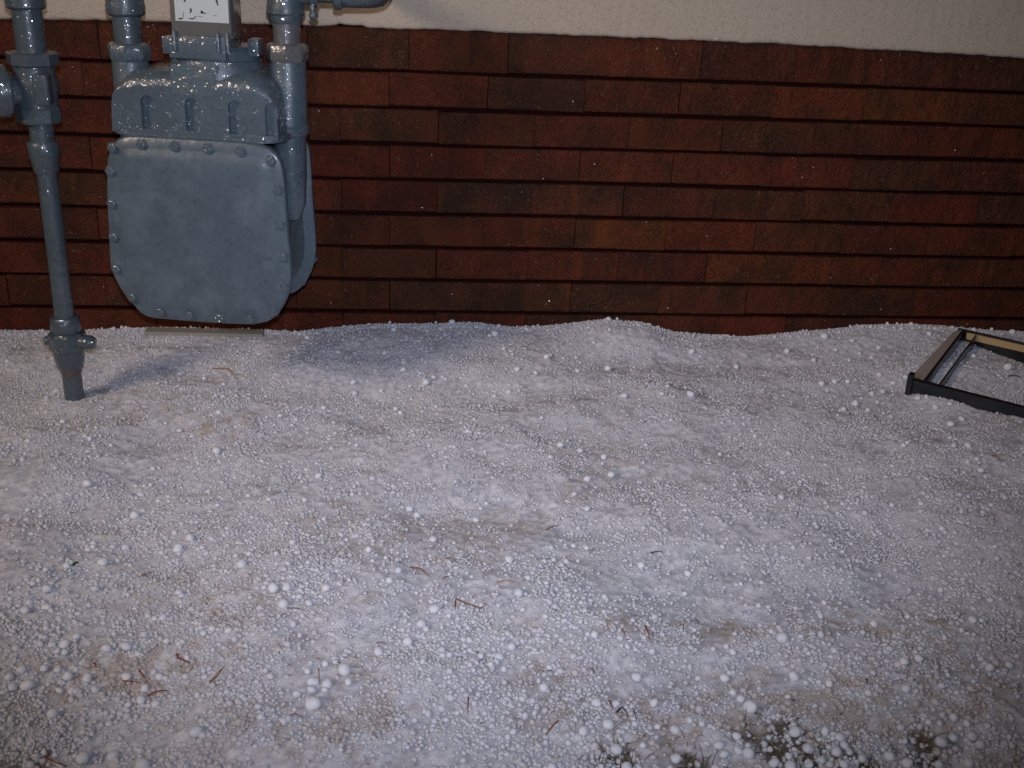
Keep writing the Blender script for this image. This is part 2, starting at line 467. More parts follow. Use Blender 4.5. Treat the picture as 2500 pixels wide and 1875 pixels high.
STONES = [
(-0.075,-1.216,9.5,0.306,0.912),(-0.334,-1.270,8.5,0.081,0.986),(-0.262,-1.287,8.0,0.140,0.993),(0.471,-1.221,8.5,0.732,0.917),(-0.433,-1.144,8.3,0.028,0.890),
(0.520,-1.298,7.9,0.790,0.973),(-0.131,-1.020,8.9,0.277,0.783),(-0.041,-1.157,8.2,0.336,0.869),(-0.208,-1.255,7.6,0.191,0.952),(0.557,-1.086,8.6,0.764,0.828),
(0.488,-1.326,7.3,0.772,0.995),(0.693,-1.289,7.7,0.919,0.966),(0.443,-1.306,7.4,0.731,0.980),(0.551,-1.308,7.3,0.817,0.977),(-0.149,-0.979,8.4,0.267,0.763),
(-0.301,-1.266,7.0,0.111,0.982),(0.281,-1.258,7.2,0.593,0.941),(0.634,-1.323,7.1,0.885,0.993),(0.283,-1.302,6.9,0.602,0.975),(-0.201,-0.917,8.5,0.236,0.732),
(-0.061,-1.181,7.3,0.320,0.888),(0.736,-1.282,7.2,0.948,0.958),(-0.390,-1.192,6.9,0.052,0.928),(-0.079,-1.177,7.1,0.305,0.885),(0.515,-1.264,7.0,0.775,0.951),
(0.470,-1.321,6.7,0.756,0.993),(0.076,-1.025,7.8,0.424,0.790),(0.057,-1.059,7.6,0.411,0.811),(0.365,-1.259,6.8,0.659,0.950),(0.352,-1.315,6.5,0.660,0.987),
(0.211,-1.186,6.9,0.531,0.893),(0.290,-1.331,6.3,0.612,0.997),(0.567,-1.278,6.6,0.820,0.958),(0.712,-1.282,6.6,0.931,0.959),(0.546,-1.167,7.0,0.775,0.880),
(0.412,-1.288,6.4,0.702,0.968),(0.414,-1.304,6.4,0.707,0.980),(0.616,-1.312,6.4,0.868,0.983),(-0.289,-1.175,6.6,0.138,0.910),(0.741,-1.294,6.4,0.957,0.968),
(0.039,-1.095,6.9,0.398,0.834),(0.001,-1.120,6.8,0.370,0.846),(0.197,-0.995,7.4,0.506,0.771),(0.274,-1.215,6.5,0.583,0.913),(0.248,-1.274,6.2,0.569,0.951),
(0.204,-1.327,6.0,0.539,0.997),(-0.304,-0.853,7.8,0.174,0.712),(-0.405,-0.889,7.6,0.100,0.730),(-0.075,-0.986,7.3,0.318,0.764),(-0.325,-1.088,6.7,0.124,0.841),
(-0.407,-1.076,6.7,0.063,0.837),(-0.389,-1.130,6.5,0.066,0.880),(-0.364,-1.133,6.5,0.085,0.881),(-0.079,-1.193,6.4,0.304,0.897),(-0.394,-0.740,8.1,0.131,0.669),
(0.335,-1.165,6.6,0.621,0.880),(0.437,-1.277,6.1,0.719,0.957),(0.527,-1.320,6.0,0.802,0.987),(0.717,-1.316,6.1,0.946,0.992),(-0.130,-0.981,7.0,0.280,0.764),
(-0.316,-1.133,6.3,0.124,0.880),(0.177,-1.104,6.6,0.499,0.839),(0.456,-1.158,6.5,0.708,0.881),(0.349,-1.211,6.2,0.639,0.913),(0.725,-1.254,6.2,0.931,0.933),
(-0.447,-1.121,6.1,0.021,0.870),(-0.450,-1.147,6.0,0.013,0.893),(0.821,-1.161,6.4,0.966,0.868),(0.994,-0.042,9.8,0.805,0.436),(1.338,-0.227,9.8,0.983,0.477),
(0.192,-0.897,7.1,0.497,0.728),(-0.463,-0.957,6.5,0.046,0.766),(-0.480,-1.000,6.4,0.024,0.794),(-0.350,-1.089,6.1,0.104,0.843),(0.464,-1.204,5.9,0.723,0.910),
(0.555,-1.262,5.7,0.806,0.951),(0.566,-1.295,5.6,0.825,0.968),(0.510,-1.326,5.4,0.789,0.995),(0.678,-1.318,5.6,0.917,0.995),(0.685,-1.201,6.0,0.885,0.895),
(0.432,-1.299,5.5,0.721,0.975),(-0.291,-0.827,7.0,0.186,0.699),(0.299,-1.214,5.7,0.602,0.914),(0.724,-1.150,6.0,0.897,0.857),(0.701,-1.155,6.0,0.883,0.860),
(0.551,-1.330,5.3,0.823,0.995),(0.578,-1.320,5.3,0.842,0.986),(0.159,-1.125,5.8,0.487,0.854),(-0.096,-1.021,6.0,0.302,0.784),(-0.454,-0.991,6.0,0.046,0.789),
(-0.458,-1.133,5.4,0.009,0.880),(-0.403,-1.120,5.5,0.057,0.870),(-0.270,-1.183,5.3,0.152,0.915),(-0.289,-1.155,5.4,0.142,0.895),(0.460,-1.184,5.6,0.715,0.899),
(0.492,-1.309,5.1,0.770,0.983),(0.851,-1.156,5.8,0.985,0.865),(0.706,-1.049,6.2,0.854,0.810),(0.395,-0.903,6.5,0.626,0.734),(0.291,-1.090,5.8,0.580,0.825),
(-0.294,-0.552,7.3,0.212,0.586),(-0.482,-0.671,6.8,0.085,0.629),(-0.399,-0.954,5.9,0.093,0.766),(-0.349,-1.153,5.2,0.094,0.897),(0.588,-1.184,5.4,0.809,0.889),
(0.026,-0.940,6.0,0.389,0.742),(0.847,-1.060,5.7,0.950,0.805),(-0.274,-1.138,5.1,0.156,0.880),(-0.035,-1.178,5.0,0.340,0.886),(0.608,-0.339,7.9,0.675,0.513),
(0.013,-0.966,5.6,0.381,0.754),(0.464,-0.919,5.9,0.671,0.745),(0.387,-1.244,4.8,0.674,0.936),(0.043,-0.731,6.3,0.400,0.661),(0.567,-1.307,4.6,0.829,0.977),
(0.738,-1.263,4.8,0.944,0.941),(0.559,-1.178,5.1,0.787,0.887),(-0.385,-0.837,5.8,0.123,0.712),(-0.451,-0.903,5.5,0.065,0.735),(-0.293,-1.019,5.2,0.159,0.803),
(-0.230,-1.071,5.1,0.199,0.824),(-0.220,-1.063,5.1,0.208,0.817),(-0.197,-1.072,5.1,0.223,0.819),(-0.420,-1.120,4.9,0.043,0.870),(-0.379,-1.150,4.8,0.070,0.898),
(-0.066,-1.144,4.9,0.317,0.863),(-0.087,-1.157,4.8,0.300,0.872),(-0.140,-1.223,4.6,0.252,0.919),(0.079,-0.841,5.8,0.423,0.702),(0.077,-0.265,7.5,0.416,0.497),
(0.318,-0.532,6.8,0.547,0.579),(-0.111,-0.644,6.3,0.311,0.618),(0.055,-0.750,6.0,0.407,0.670),(0.704,-1.260,4.7,0.917,0.941),(0.690,-1.258,4.7,0.906,0.940),
(-0.282,-0.964,5.2,0.175,0.770),(0.134,-1.127,4.8,0.469,0.853),(0.480,-1.111,4.9,0.716,0.847),(0.400,-1.252,4.5,0.685,0.941),(0.228,-1.289,4.3,0.555,0.966),
(0.317,-1.293,4.3,0.628,0.970),(0.232,-0.061,7.9,0.483,0.434),(0.353,-0.547,6.5,0.566,0.586),(0.350,-0.651,6.2,0.574,0.622),(-0.019,-0.882,5.3,0.360,0.714),
(-0.395,-1.062,4.6,0.075,0.828),(-0.422,-1.076,4.6,0.051,0.838),(-0.402,-1.092,4.5,0.063,0.848),(-0.394,-1.149,4.4,0.059,0.897),(-0.303,-1.183,4.3,0.125,0.917),
(0.397,-0.625,6.1,0.597,0.617),(0.673,-0.723,5.9,0.763,0.647),(0.905,-0.836,5.7,0.920,0.687),(0.962,-0.327,7.1,0.835,0.525),(0.139,-0.004,7.7,0.441,0.418),
(0.465,-0.187,7.3,0.593,0.478),(-0.069,-0.263,6.9,0.345,0.496),(0.150,-0.760,5.6,0.464,0.676),(0.734,-1.199,4.5,0.919,0.891),(0.619,-1.119,4.7,0.815,0.846),
(0.914,-0.254,7.1,0.802,0.498),(1.095,-0.326,6.9,0.897,0.517),(1.113,-0.369,6.8,0.913,0.530),(1.110,-0.443,6.6,0.928,0.551),(1.084,-0.561,6.2,0.945,0.579),
(1.069,-0.644,6.0,0.958,0.611),(0.527,-1.202,4.3,0.770,0.907),(-0.484,-0.949,4.7,0.033,0.758),(-0.277,-1.076,4.4,0.163,0.834),(-0.244,-1.113,4.3,0.182,0.856),
(-0.009,-0.147,6.9,0.375,0.459),(-0.065,-0.294,6.5,0.347,0.511),(0.244,-0.295,6.6,0.497,0.509),(0.392,-0.573,5.9,0.590,0.594),(-0.318,-0.807,5.0,0.171,0.693),
(0.671,-0.096,7.2,0.675,0.456),(0.709,-0.624,5.8,0.764,0.615),(0.014,-1.120,4.2,0.379,0.848),(0.146,-1.145,4.2,0.479,0.864),(0.060,-1.140,4.2,0.414,0.856),
(0.121,-1.112,4.3,0.459,0.846),(0.389,-1.031,4.6,0.640,0.803),(0.344,-1.253,4.0,0.642,0.944),(-0.305,-1.019,4.3,0.151,0.804),(-0.215,-1.153,4.0,0.200,0.881),
(0.584,-1.085,4.3,0.782,0.828),(1.063,-0.203,6.7,0.859,0.486),(1.141,-0.426,6.1,0.939,0.544),(1.464,-0.014,7.2,0.988,0.431),(-0.374,-0.465,5.5,0.175,0.561),
(-0.310,-0.421,5.6,0.214,0.535),(-0.586,-0.440,5.5,0.061,0.547),(0.472,-0.343,6.0,0.610,0.515),(0.906,-0.755,5.1,0.900,0.654),(-0.475,-0.919,4.3,0.045,0.741),
(0.651,-0.997,4.4,0.805,0.784),(0.761,-1.037,4.4,0.886,0.802),(0.643,-1.138,4.1,0.836,0.856),(-0.178,-0.052,6.5,0.300,0.438),(0.335,-0.168,6.3,0.534,0.464),
(0.267,-0.224,6.2,0.505,0.480),(0.031,-0.222,6.1,0.394,0.480),(0.017,-0.363,5.8,0.386,0.532),(0.320,-0.702,5.0,0.561,0.642),(0.335,-0.745,4.9,0.573,0.662),
(0.818,-1.085,4.2,0.939,0.820),(0.215,-0.953,4.2,0.516,0.751),(0.507,-1.108,3.9,0.734,0.846),(0.261,-1.326,3.3,0.587,0.997),(0.922,-0.363,5.6,0.824,0.532),
(0.971,-0.368,5.6,0.847,0.533),(1.143,-0.367,5.7,0.927,0.525),(0.962,-0.554,5.2,0.882,0.580),(1.282,-0.145,6.2,0.942,0.459),(1.076,-0.613,5.1,0.954,0.597),
(1.040,-0.279,5.9,0.862,0.509),(1.099,-0.104,6.3,0.858,0.452),(0.886,-0.954,4.3,0.940,0.753),(-0.556,-0.739,4.4,0.027,0.663),(-0.432,-0.840,4.2,0.090,0.711),
(0.449,-0.965,4.1,0.669,0.772),(0.860,-1.061,4.0,0.958,0.808),(0.439,-1.060,3.9,0.678,0.820),(-0.106,-0.146,5.6,0.330,0.457),(0.093,-0.247,5.5,0.423,0.491),
(0.026,-0.380,5.2,0.391,0.537),(-0.127,-0.725,4.3,0.297,0.650),(-0.198,-0.420,4.8,0.274,0.541),(-0.517,-0.519,4.5,0.088,0.570),(0.761,-0.145,5.6,0.719,0.476),
(0.937,-0.139,5.7,0.794,0.468),(0.892,-0.090,5.7,0.769,0.456),(1.013,-0.286,5.4,0.851,0.511),(0.294,-0.581,4.5,0.538,0.594),(0.858,-0.749,4.3,0.871,0.656),
(-0.185,-0.722,4.1,0.262,0.649),(0.298,-0.850,4.0,0.561,0.710),(0.317,-0.858,4.0,0.573,0.713),(1.058,-0.558,4.8,0.931,0.579),(0.704,-0.803,4.2,0.796,0.681),
(0.533,-0.861,4.0,0.705,0.711),(0.762,-0.934,3.9,0.859,0.747),(-0.092,-0.785,4.0,0.316,0.675),(-0.266,-0.726,4.1,0.212,0.657),(0.537,-0.953,3.8,0.723,0.759),
(0.009,-0.044,5.6,0.384,0.429),(0.395,-0.216,5.3,0.564,0.482),(0.305,-0.234,5.2,0.523,0.485),(0.246,-0.130,5.4,0.492,0.452),(-0.013,-0.289,5.1,0.372,0.508),
(1.001,-0.099,5.6,0.816,0.454),(1.107,-0.234,5.4,0.884,0.491),(1.077,-0.244,5.4,0.872,0.498),(0.976,-0.243,5.3,0.828,0.496),(0.944,-0.249,5.3,0.815,0.496),
(1.012,-0.321,5.2,0.857,0.523),(1.215,-0.007,5.9,0.890,0.421),(1.238,-0.054,5.8,0.907,0.433),(1.295,-0.159,5.6,0.950,0.463),(1.367,-0.014,5.9,0.951,0.428),
(0.295,-0.429,4.5,0.529,0.544),(-0.121,-0.374,4.6,0.316,0.531),(0.007,-0.902,3.5,0.377,0.725),(-0.365,-0.253,4.6,0.199,0.491),(1.111,-0.329,4.8,0.905,0.515),
(0.387,-0.591,4.1,0.589,0.603),(0.888,-0.864,3.7,0.917,0.705),(0.723,-0.878,3.7,0.823,0.717),(0.973,-0.546,4.3,0.886,0.576),(0.702,-0.477,4.4,0.737,0.567),
(0.611,-0.558,4.3,0.703,0.591),(0.547,-0.346,4.6,0.646,0.512),(0.150,-0.490,4.3,0.457,0.561),(-0.052,-0.529,4.2,0.348,0.579),(1.018,-0.776,3.9,0.967,0.657),
(0.596,-0.745,3.9,0.723,0.657),(0.498,-0.756,3.8,0.669,0.663),(0.609,-0.906,3.6,0.759,0.735),(0.968,-0.889,3.7,0.972,0.711),(0.859,-0.865,3.7,0.900,0.711),
(-0.395,-0.594,4.0,0.149,0.609),(-0.541,-0.636,3.8,0.054,0.609),(-0.614,-0.542,4.0,0.027,0.573),(-0.148,-0.799,3.6,0.280,0.681),(1.049,-0.071,5.1,0.832,0.443),
(1.011,-0.390,4.5,0.870,0.541),(1.070,-0.138,5.0,0.851,0.464),(1.070,-0.521,4.2,0.928,0.569),(0.495,-0.004,5.1,0.594,0.413),(0.220,-0.070,4.9,0.478,0.436),
(0.546,-0.437,4.0,0.656,0.546),(0.482,-0.516,3.9,0.631,0.579),(-0.168,-0.425,3.9,0.289,0.546),(-0.479,-0.530,3.7,0.108,0.579),(0.111,-0.247,4.3,0.432,0.490),
(0.096,-0.353,4.1,0.426,0.529),(1.182,-0.031,4.5,0.881,0.428),(1.016,-0.146,4.3,0.829,0.468),(0.180,-0.363,3.8,0.468,0.528),(0.214,-0.304,3.9,0.483,0.515)]

NEEDLES = [
 ([(-0.3555,-0.2070),(-0.3228,-0.2202),(-0.2981,-0.2764)],1.7,'amber','bent amber pine needle on the hail below the gas meter'),
 ([(0.0126,-0.9046),(0.0145,-0.9315)],0.9,'brown','short upright brown needle beside a hailstone in mid hail field'),
 ([(0.0955,-0.9003),(0.1033,-0.9010),(0.1116,-0.9103)],1.2,'brown','small arched red-brown needle above the longest central needles'),
 ([(0.1081,-0.8806),(0.1235,-0.8879)],0.7,'tan','faint thin tan needle just behind the small arched needle'),
 ([(0.0428,-0.9277),(0.0565,-0.9295),(0.0713,-0.9503)],1.5,'brown','arched red-brown needle tapering to a point in mid hail field'),
 ([(0.0903,-0.9595),(0.0975,-0.9530)],1.2,'brown','tiny brown needle stub right of the arched tapering needle'),
 ([(0.1672,-0.9689),(0.1815,-0.9665),(0.1906,-0.9694),(0.2029,-0.9790)],0.9,'amber','long thin bowed amber needle behind a round hailstone'),
 ([(0.1055,-1.0234),(0.1061,-1.0084),(0.1206,-1.0179),(0.1383,-1.0265)],1.7,'brown','thick hooked red-brown needle, longest one in the central hail'),
 ([(0.1383,-1.0273),(0.1483,-1.0259),(0.1464,-1.0176)],1.1,'brown','small curled brown scrap at the tip of the thick hooked needle'),
 ([(-0.0731,-1.1549),(-0.0702,-1.1802)],1.0,'brown','upright red-brown needle among large hailstones, lower left of centre'),
 ([(-0.0016,-1.1032),(0.0119,-1.1039)],1.1,'brown','short red-brown needle lying behind a bright hailstone, bottom centre'),
 ([(0.1133,-1.2136),(0.1114,-1.2368)],1.3,'red','stubby upright red needle at the bottom centre'),
 ([(0.0174,-1.0637),(0.0217,-1.0620)],1.1,'brown','tiny brown fleck left of a bright round hailstone'),
 ([(-0.1244,-1.0318),(-0.1015,-1.0354)],1.1,'grey','grey-brown twig half sunk in a hollow of the hail'),
 ([(0.3673,-1.0638),(0.3670,-1.0829),(0.3677,-1.0956)],1.7,'brown','thick upright red-brown needle in the dirty strip right of centre'),
 ([(0.3319,-1.0792),(0.3324,-1.0935)],1.1,'brown','short ragged brown needle left of the thick upright needle'),
 ([(0.4264,-1.0485),(0.4226,-1.0635)],0.9,'red','tiny upright red needle right of the thick upright needle'),
 ([(0.4481,-1.0330),(0.4489,-1.0455)],1.2,'dark','small dark curled scrap in the dirty strip right of centre'),
 ([(0.2199,-1.2576),(0.2027,-1.2773)],1.5,'brown','thick slanting brown needle at the bottom, right of centre'),
 ([(0.2914,-1.2104),(0.2923,-1.2299)],1.5,'red','dark red scrap beside the white hailstones, bottom right of centre'),
 ([(0.2963,-1.2343),(0.3050,-1.2238),(0.3089,-1.2412)],1.5,'dark','dark crooked twig scrap below the dark red scrap'),
 ([(0.3188,-1.2218),(0.3187,-1.2457)],1.0,'brown','thin upright brown needle right of the dark crooked scrap'),
 ([(0.3539,-1.2244),(0.3487,-1.2330)],0.7,'dark','thin dark splinter between hailstones, bottom right of centre'),
 ([(0.4583,-1.2500),(0.4520,-1.2607)],1.0,'dark','black splinter lying left of the bare grassy patch'),
 ([(0.2365,-1.3166),(0.2443,-1.3095)],0.7,'red','pinkish red needle at the bottom edge right of centre'),
 ([(0.2765,-1.1489),(0.2816,-1.1605)],0.7,'green','thin olive green grass blade lying on the hail'),
 ([(0.2599,-1.2954),(0.2742,-1.3035)],0.7,'brown','slanting brown needle near the bottom edge right of centre'),
 ([(-0.3019,-1.1259),(-0.2948,-1.1356),(-0.2875,-1.1458)],1.6,'red','thick red needle pointing down at the flat red one, lower left'),
 ([(-0.3228,-1.1397),(-0.2946,-1.1464)],1.3,'red','flat lying red needle left of the thick red one, lower left'),
 ([(-0.2575,-1.1056),(-0.2555,-1.1142),(-0.2384,-1.1240)],2.1,'red','bright red hooked scrap, thickest one in the lower left hail'),
 ([(-0.2077,-1.1649),(-0.1985,-1.1575),(-0.1927,-1.1406)],1.5,'brown','dark slanting twig right of the red needles, lower left'),
 ([(-0.2827,-1.1693),(-0.2702,-1.1659),(-0.2577,-1.1648)],1.5,'red','rust red flat scrap below the pair of red needles, lower left'),
 ([(-0.1037,-1.2399),(-0.0951,-1.2378),(-0.0852,-1.2400)],1.0,'red','thin bowed pink-red needle at the bottom, left of centre'),
 ([(-0.3768,-1.2694),(-0.3604,-1.2795),(-0.3490,-1.2810)],1.6,'red','dark red needle cut off at the bottom left corner'),
 ([(-0.3599,-1.1115),(-0.3563,-1.1182)],1.8,'red','small dark red lump, leftmost of the red scraps'),
 ([(-0.3419,-0.9247),(-0.3354,-0.9229),(-0.3286,-0.9107)],1.2,'brown','thin brown needle under the large hailstone, upper part of lower left'),
 ([(-0.4420,-0.9036),(-0.4376,-0.8947)],2.7,'green','tiny dark green leaf between two hailstones at far left'),
 ([(0.6373,-1.1855),(0.6341,-1.1936)],1.6,'dark','black upright fleck on grey hail, lower right'),
 ([(0.5311,-1.2090),(0.5347,-1.2112)],1.6,'dark','black oval fleck right of the largest white hailstone, lower right'),
 ([(0.5834,-1.2359),(0.5890,-1.2336)],1.0,'dark','small black splinter above the grassy patch, lower right'),
 ([(1.3241,-0.2593),(1.3462,-0.2647)],1.8,'dark','dark needle lying inside the black frame'),
 ([(1.1079,-0.6066),(1.1120,-0.6130),(1.1134,-0.6268)],1.5,'brown','thin bent brown needle below the black frame'),
 ([(0.2595,-0.8084),(0.2830,-0.7900)],1.3,'brown','lone slanting brown needle in the clean hail at centre'),
 ([(0.4155,-0.8727),(0.4361,-0.8696)],1.3,'dark','small dark seed-like scrap right of centre in clean hail'),
 ([(-0.2060,-1.1642),(-0.1913,-1.1394)],0.8,'tan','pale thin needle beside the dark slanting twig, lower left'),
]

def hail_grains():
    """the fine hail that nobody could count: one object, its grains set out on the bed"""
    rs = np.random.RandomState(8)
    s = 0.0050
    gx, gy = np.meshgrid(np.arange(-1.35, 1.95, s), np.arange(-1.62, 0.0, s * 0.87), indexing='ij')
    gx = gx + (np.arange(gx.shape[1]) % 2)[None, :] * s / 2
    x, y = gx.ravel(), gy.ravel()
    x = x + rs.normal(0, s * 0.30, x.shape); y = y + rs.normal(0, s * 0.30, y.shape)
    t = -y / 1.35
    keep = (x > -1.05 + 0.50 * t) & (x < 1.62 - 0.70 * t) & (y < -0.004)
    bm_ = bare(x, y)
    keep &= rs.rand(len(x)) > bm_ * 0.28
    slush = vnoise(x, y, 0.07, 31) + 0.6 * vnoise(x, y, 0.03, 33)      # smooth, melted-together places
    keep &= rs.rand(len(x)) > np.clip(0.52 + 1.1 * slush - 0.18 * np.clip((-y - 0.8) / 0.5, 0, 1), 0.12, 0.92) * (y < -0.03)
    x, y, bm_, slush = x[keep], y[keep], bm_[keep], slush[keep]
    n = len(x)
    rad = np.clip(np.exp(rs.normal(math.log(0.00185), 0.30, n)) * (1 + 0.22 * np.clip((-y - 0.6) / 0.5, 0, 1)), 0.0010, 0.0046)
    coarse = np.clip(vnoise(x, y, 0.10, 41) + 0.35 * np.clip((-y - 0.75) / 0.5, 0, 1), 0, 1)
    big = rs.rand(n) < 0.012 + 0.17 * coarse * np.clip((-y - 0.35) / 0.6, 0, 1)
    big |= rs.rand(n) < 0.35 * bm_
    rad[big] = rs.uniform(0.0032, 0.0052, big.sum())
    z = terrain(x, y) - 0.006 * bm_ + rad * (rs.uniform(-1.0, -0.32, n) + 0.2 * np.clip((-y - 0.7) / 0.5, 0, 1))
    z += np.where(rad > 0.0031, rad * 0.35 * rs.rand(n), 0)
    z += np.where(y > -0.03, rad * rs.uniform(0, 1.1, n), 0)      # grains heaped along the wall
    # no grain inside a big hailstone
    st = np.array([(a, b, c / 1000) for a, b, c, u, v in STONES])
    ok = np.ones(n, bool)
    for a, b, c in st:
        ok &= (x - a) ** 2 + (y - b) ** 2 > (c * 0.8) ** 2
    x, y, z, rad = x[ok], y[ok], z[ok], rad[ok]
    n = len(x)
    me = bpy.data.meshes.new('hail')
    me.vertices.add(n)
    me.vertices.foreach_set('co', np.stack([x, y, z], -1).astype(np.float32).ravel())
    at = me.attributes.new('rad', 'FLOAT_VECTOR', 'POINT')
    sc3 = rad[:, None] * rs.uniform(0.68, 1.22, (n, 3))
    at.data.foreach_set('vector', sc3.astype(np.float32).ravel())
    ar = me.attributes.new('rot', 'FLOAT_VECTOR', 'POINT')
    ar.data.foreach_set('vector', rs.uniform(0, 6.28, (n, 3)).astype(np.float32).ravel())
    ca = me.attributes.new('tint', 'FLOAT_COLOR', 'POINT')
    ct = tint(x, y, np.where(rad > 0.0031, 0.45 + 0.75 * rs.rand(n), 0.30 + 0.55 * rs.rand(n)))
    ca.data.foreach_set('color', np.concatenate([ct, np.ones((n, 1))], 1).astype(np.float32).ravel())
    o = bpy.data.objects.new('hail', me)
    col.objects.link(o)
    ng = bpy.data.node_groups.new('hail_grains', 'GeometryNodeTree')
    ng.interface.new_socket('Geometry', in_out='INPUT', socket_type='NodeSocketGeometry')
    ng.interface.new_socket('Geometry', in_out='OUTPUT', socket_type='NodeSocketGeometry')
    N = ng.nodes.new
    gi, go = N('NodeGroupInput'), N('NodeGroupOutput')
    ico = N('GeometryNodeMeshIcoSphere'); ico.inputs['Radius'].default_value = 1.0; ico.inputs['Subdivisions'].default_value = 2
    sm = N('GeometryNodeSetShadeSmooth')
    mt = N('GeometryNodeSetMaterial'); mt.inputs['Material'].default_value = M['hail_grain']
    ip = N('GeometryNodeInstanceOnPoints')
    m2p = N('GeometryNodeMeshToPoints')
    a1 = N('GeometryNodeInputNamedAttribute'); a1.data_type = 'FLOAT_VECTOR'; a1.inputs['Name'].default_value = 'rad'
    a2 = N('GeometryNodeInputNamedAttribute'); a2.data_type = 'FLOAT_VECTOR'; a2.inputs['Name'].default_value = 'rot'
    e2r = N('FunctionNodeEulerToRotation')
    lk = ng.links.new
    lk(gi.outputs[0], m2p.inputs[0]); lk(m2p.outputs[0], ip.inputs['Points'])
    lk(ico.outputs[0], sm.inputs[0]); lk(sm.outputs[0], mt.inputs[0]); lk(mt.outputs[0], ip.inputs['Instance'])
    lk(a1.outputs[0], ip.inputs['Scale']); lk(a2.outputs[0], e2r.inputs[0]); lk(e2r.outputs[0], ip.inputs['Rotation'])
    lk(ip.outputs[0], go.inputs[0])
    md = o.modifiers.new('grains', 'NODES'); md.node_group = ng
    me.materials.append(M['hail_grain'])
    print('hail grains', n)
    return tag(o, 'countless small pale hailstones lying all over the ground', 'hail', kind='stuff')
hail_grains()

# ------------------------------------------------------------------ the house wall
CW, CH, ZT = 0.203, 0.0742, 0.645          # brick pitch along the wall, course height, top of the brickwork
wall = tag(empty('house_wall', (0.3, 0, 0)), 'house wall of rough red-brown bricks under beige stucco', 'wall')
def wobj(name, bm, mat, ang=35):
    o = obj(name, bm, mat, None, ang)
    o.parent = wall
    o.matrix_parent_inverse = wall_inv
    return o
wall_inv = Matrix.Translation((-0.3, 0, 0))
wobj('backing_wall', box(bmesh.new(), (-2.4, 0.0115, -0.25), (3.2, 0.20, 2.8)), M['backing'])

def stucco():
    bm = bmesh.new()
    xs = np.concatenate([np.arange(-2.4, -1.0, 0.05), np.arange(-1.0, 1.8, 0.006), np.arange(1.8, 3.2, 0.05)])
    edge = ZT + 0.006 - 0.0115 * ((xs - 0.28) / 1.05) ** 2
    edge = np.maximum(edge, 0.60)
    edge = edge + 0.0022 * vnoise(xs, 0 * xs, 0.05, 51) + 0.0022 * vnoise(xs, 0 * xs, 0.012, 52)
    chip = np.maximum(0, vnoise(xs, 0 * xs + 3, 0.045, 57) - 0.24) * 0.035
    chip[(xs < -0.1) | (xs > 0.6)] *= 0.35
    edge = edge + chip
    zs = [0.0, 0.004, 0.012, 0.03, 0.06, 0.1, 0.16, 0.3, 0.8, 2.1]
    rows = []
    rs = np.random.RandomState(5)
    # underside returns to the wall, front edge rounded, face very slightly uneven
    rows.append([bm.verts.new((x, 0.0115, e + 0.002)) for x, e in zip(xs, edge)])
    rows.append([bm.verts.new((x, -0.008, e)) for x, e in zip(xs, edge)])
    for i, dz in enumerate(zs):
        y = -0.0145 if i == 0 else -0.0175
        rows.append([bm.verts.new((x, y + 0.0012 * (rs.rand() - 0.5), e + 0.002 + dz if i < 6 else 0.70 + dz))
                     for x, e in zip(xs, edge)])
    for A, B in zip(rows, rows[1:]):
        for k in range(len(A) - 1):
            bm.faces.new((A[k], A[k + 1], B[k + 1], B[k]))
    for f in bm.faces: f.normal_update()
    return wobj('stucco', bm, M['stucco'], 60)
stucco()

def brick_mesh(i):
    rs = random.Random(60 + i)
    bm = bmesh.new()
    w, h = CW / 2 - 0.0003, CH - 0.0088
    b = 0.0013
    def p(x, y, z): return bm.verts.new((x, y, z))
    j = lambda a: rs.uniform(-a, a)
    mz = [j(0.0012) for _ in range(4)]
    back = [p(-w, 0.0125, 0), p(w, 0.0125, 0), p(w, 0.0125, h), p(-w, 0.0125, h)]
    mid = [p(-w, 0.001, mz[0]), p(w, 0.001, mz[1]), p(w, 0.001, h + mz[2]), p(-w, 0.001, h + mz[3])]
    # the face is a 4 x 2 field of slightly uneven points inside a chipped arris
    cols = [-w + 0.0006, -w * 0.38 + j(0.01), w * 0.35 + j(0.01), w - 0.0006]
    zz = [b + 0.001, h * 0.5 + j(0.006), h - b]
    face = [[p(x, -0.0008 + j(0.0011), z + (j(0.0008) if r == 1 else j(0.0013))) for x in cols] for r, z in enumerate(zz)]
    for r in range(2):
        for c in range(3):
            bm.faces.new((face[r][c], face[r][c + 1], face[r + 1][c + 1], face[r + 1][c]))
    bm.faces.new((mid[0], mid[1], face[0][3], face[0][2], face[0][1], face[0][0]))
    bm.faces.new((mid[2], mid[3], face[2][0], face[2][1], face[2][2], face[2][3]))
    bm.faces.new((mid[1], mid[2], face[2][3], face[1][3], face[0][3]))
    bm.faces.new((mid[3], mid[0], face[0][0], face[1][0], face[2][0]))
    for k in range(4):
        bm.faces.new((back[k], back[(k + 1) % 4], mid[(k + 1) % 4], mid[k]))
    bmesh.ops.recalc_face_normals(bm, faces=bm.faces)
    me = bpy.data.meshes.new('brick')
    bm.to_mesh(me); bm.free()
    smooth(me, 30)
    me.materials.append(M['brick'])
    return me
bmes = [brick_mesh(i) for i in range(6)]
RED, ORG, MID, DRK, BLK = (0.114, 0.025, 0.012), (0.116, 0.029, 0.011), (0.105, 0.026, 0.012), (0.094, 0.026, 0.013), (0.080, 0.026, 0.014)
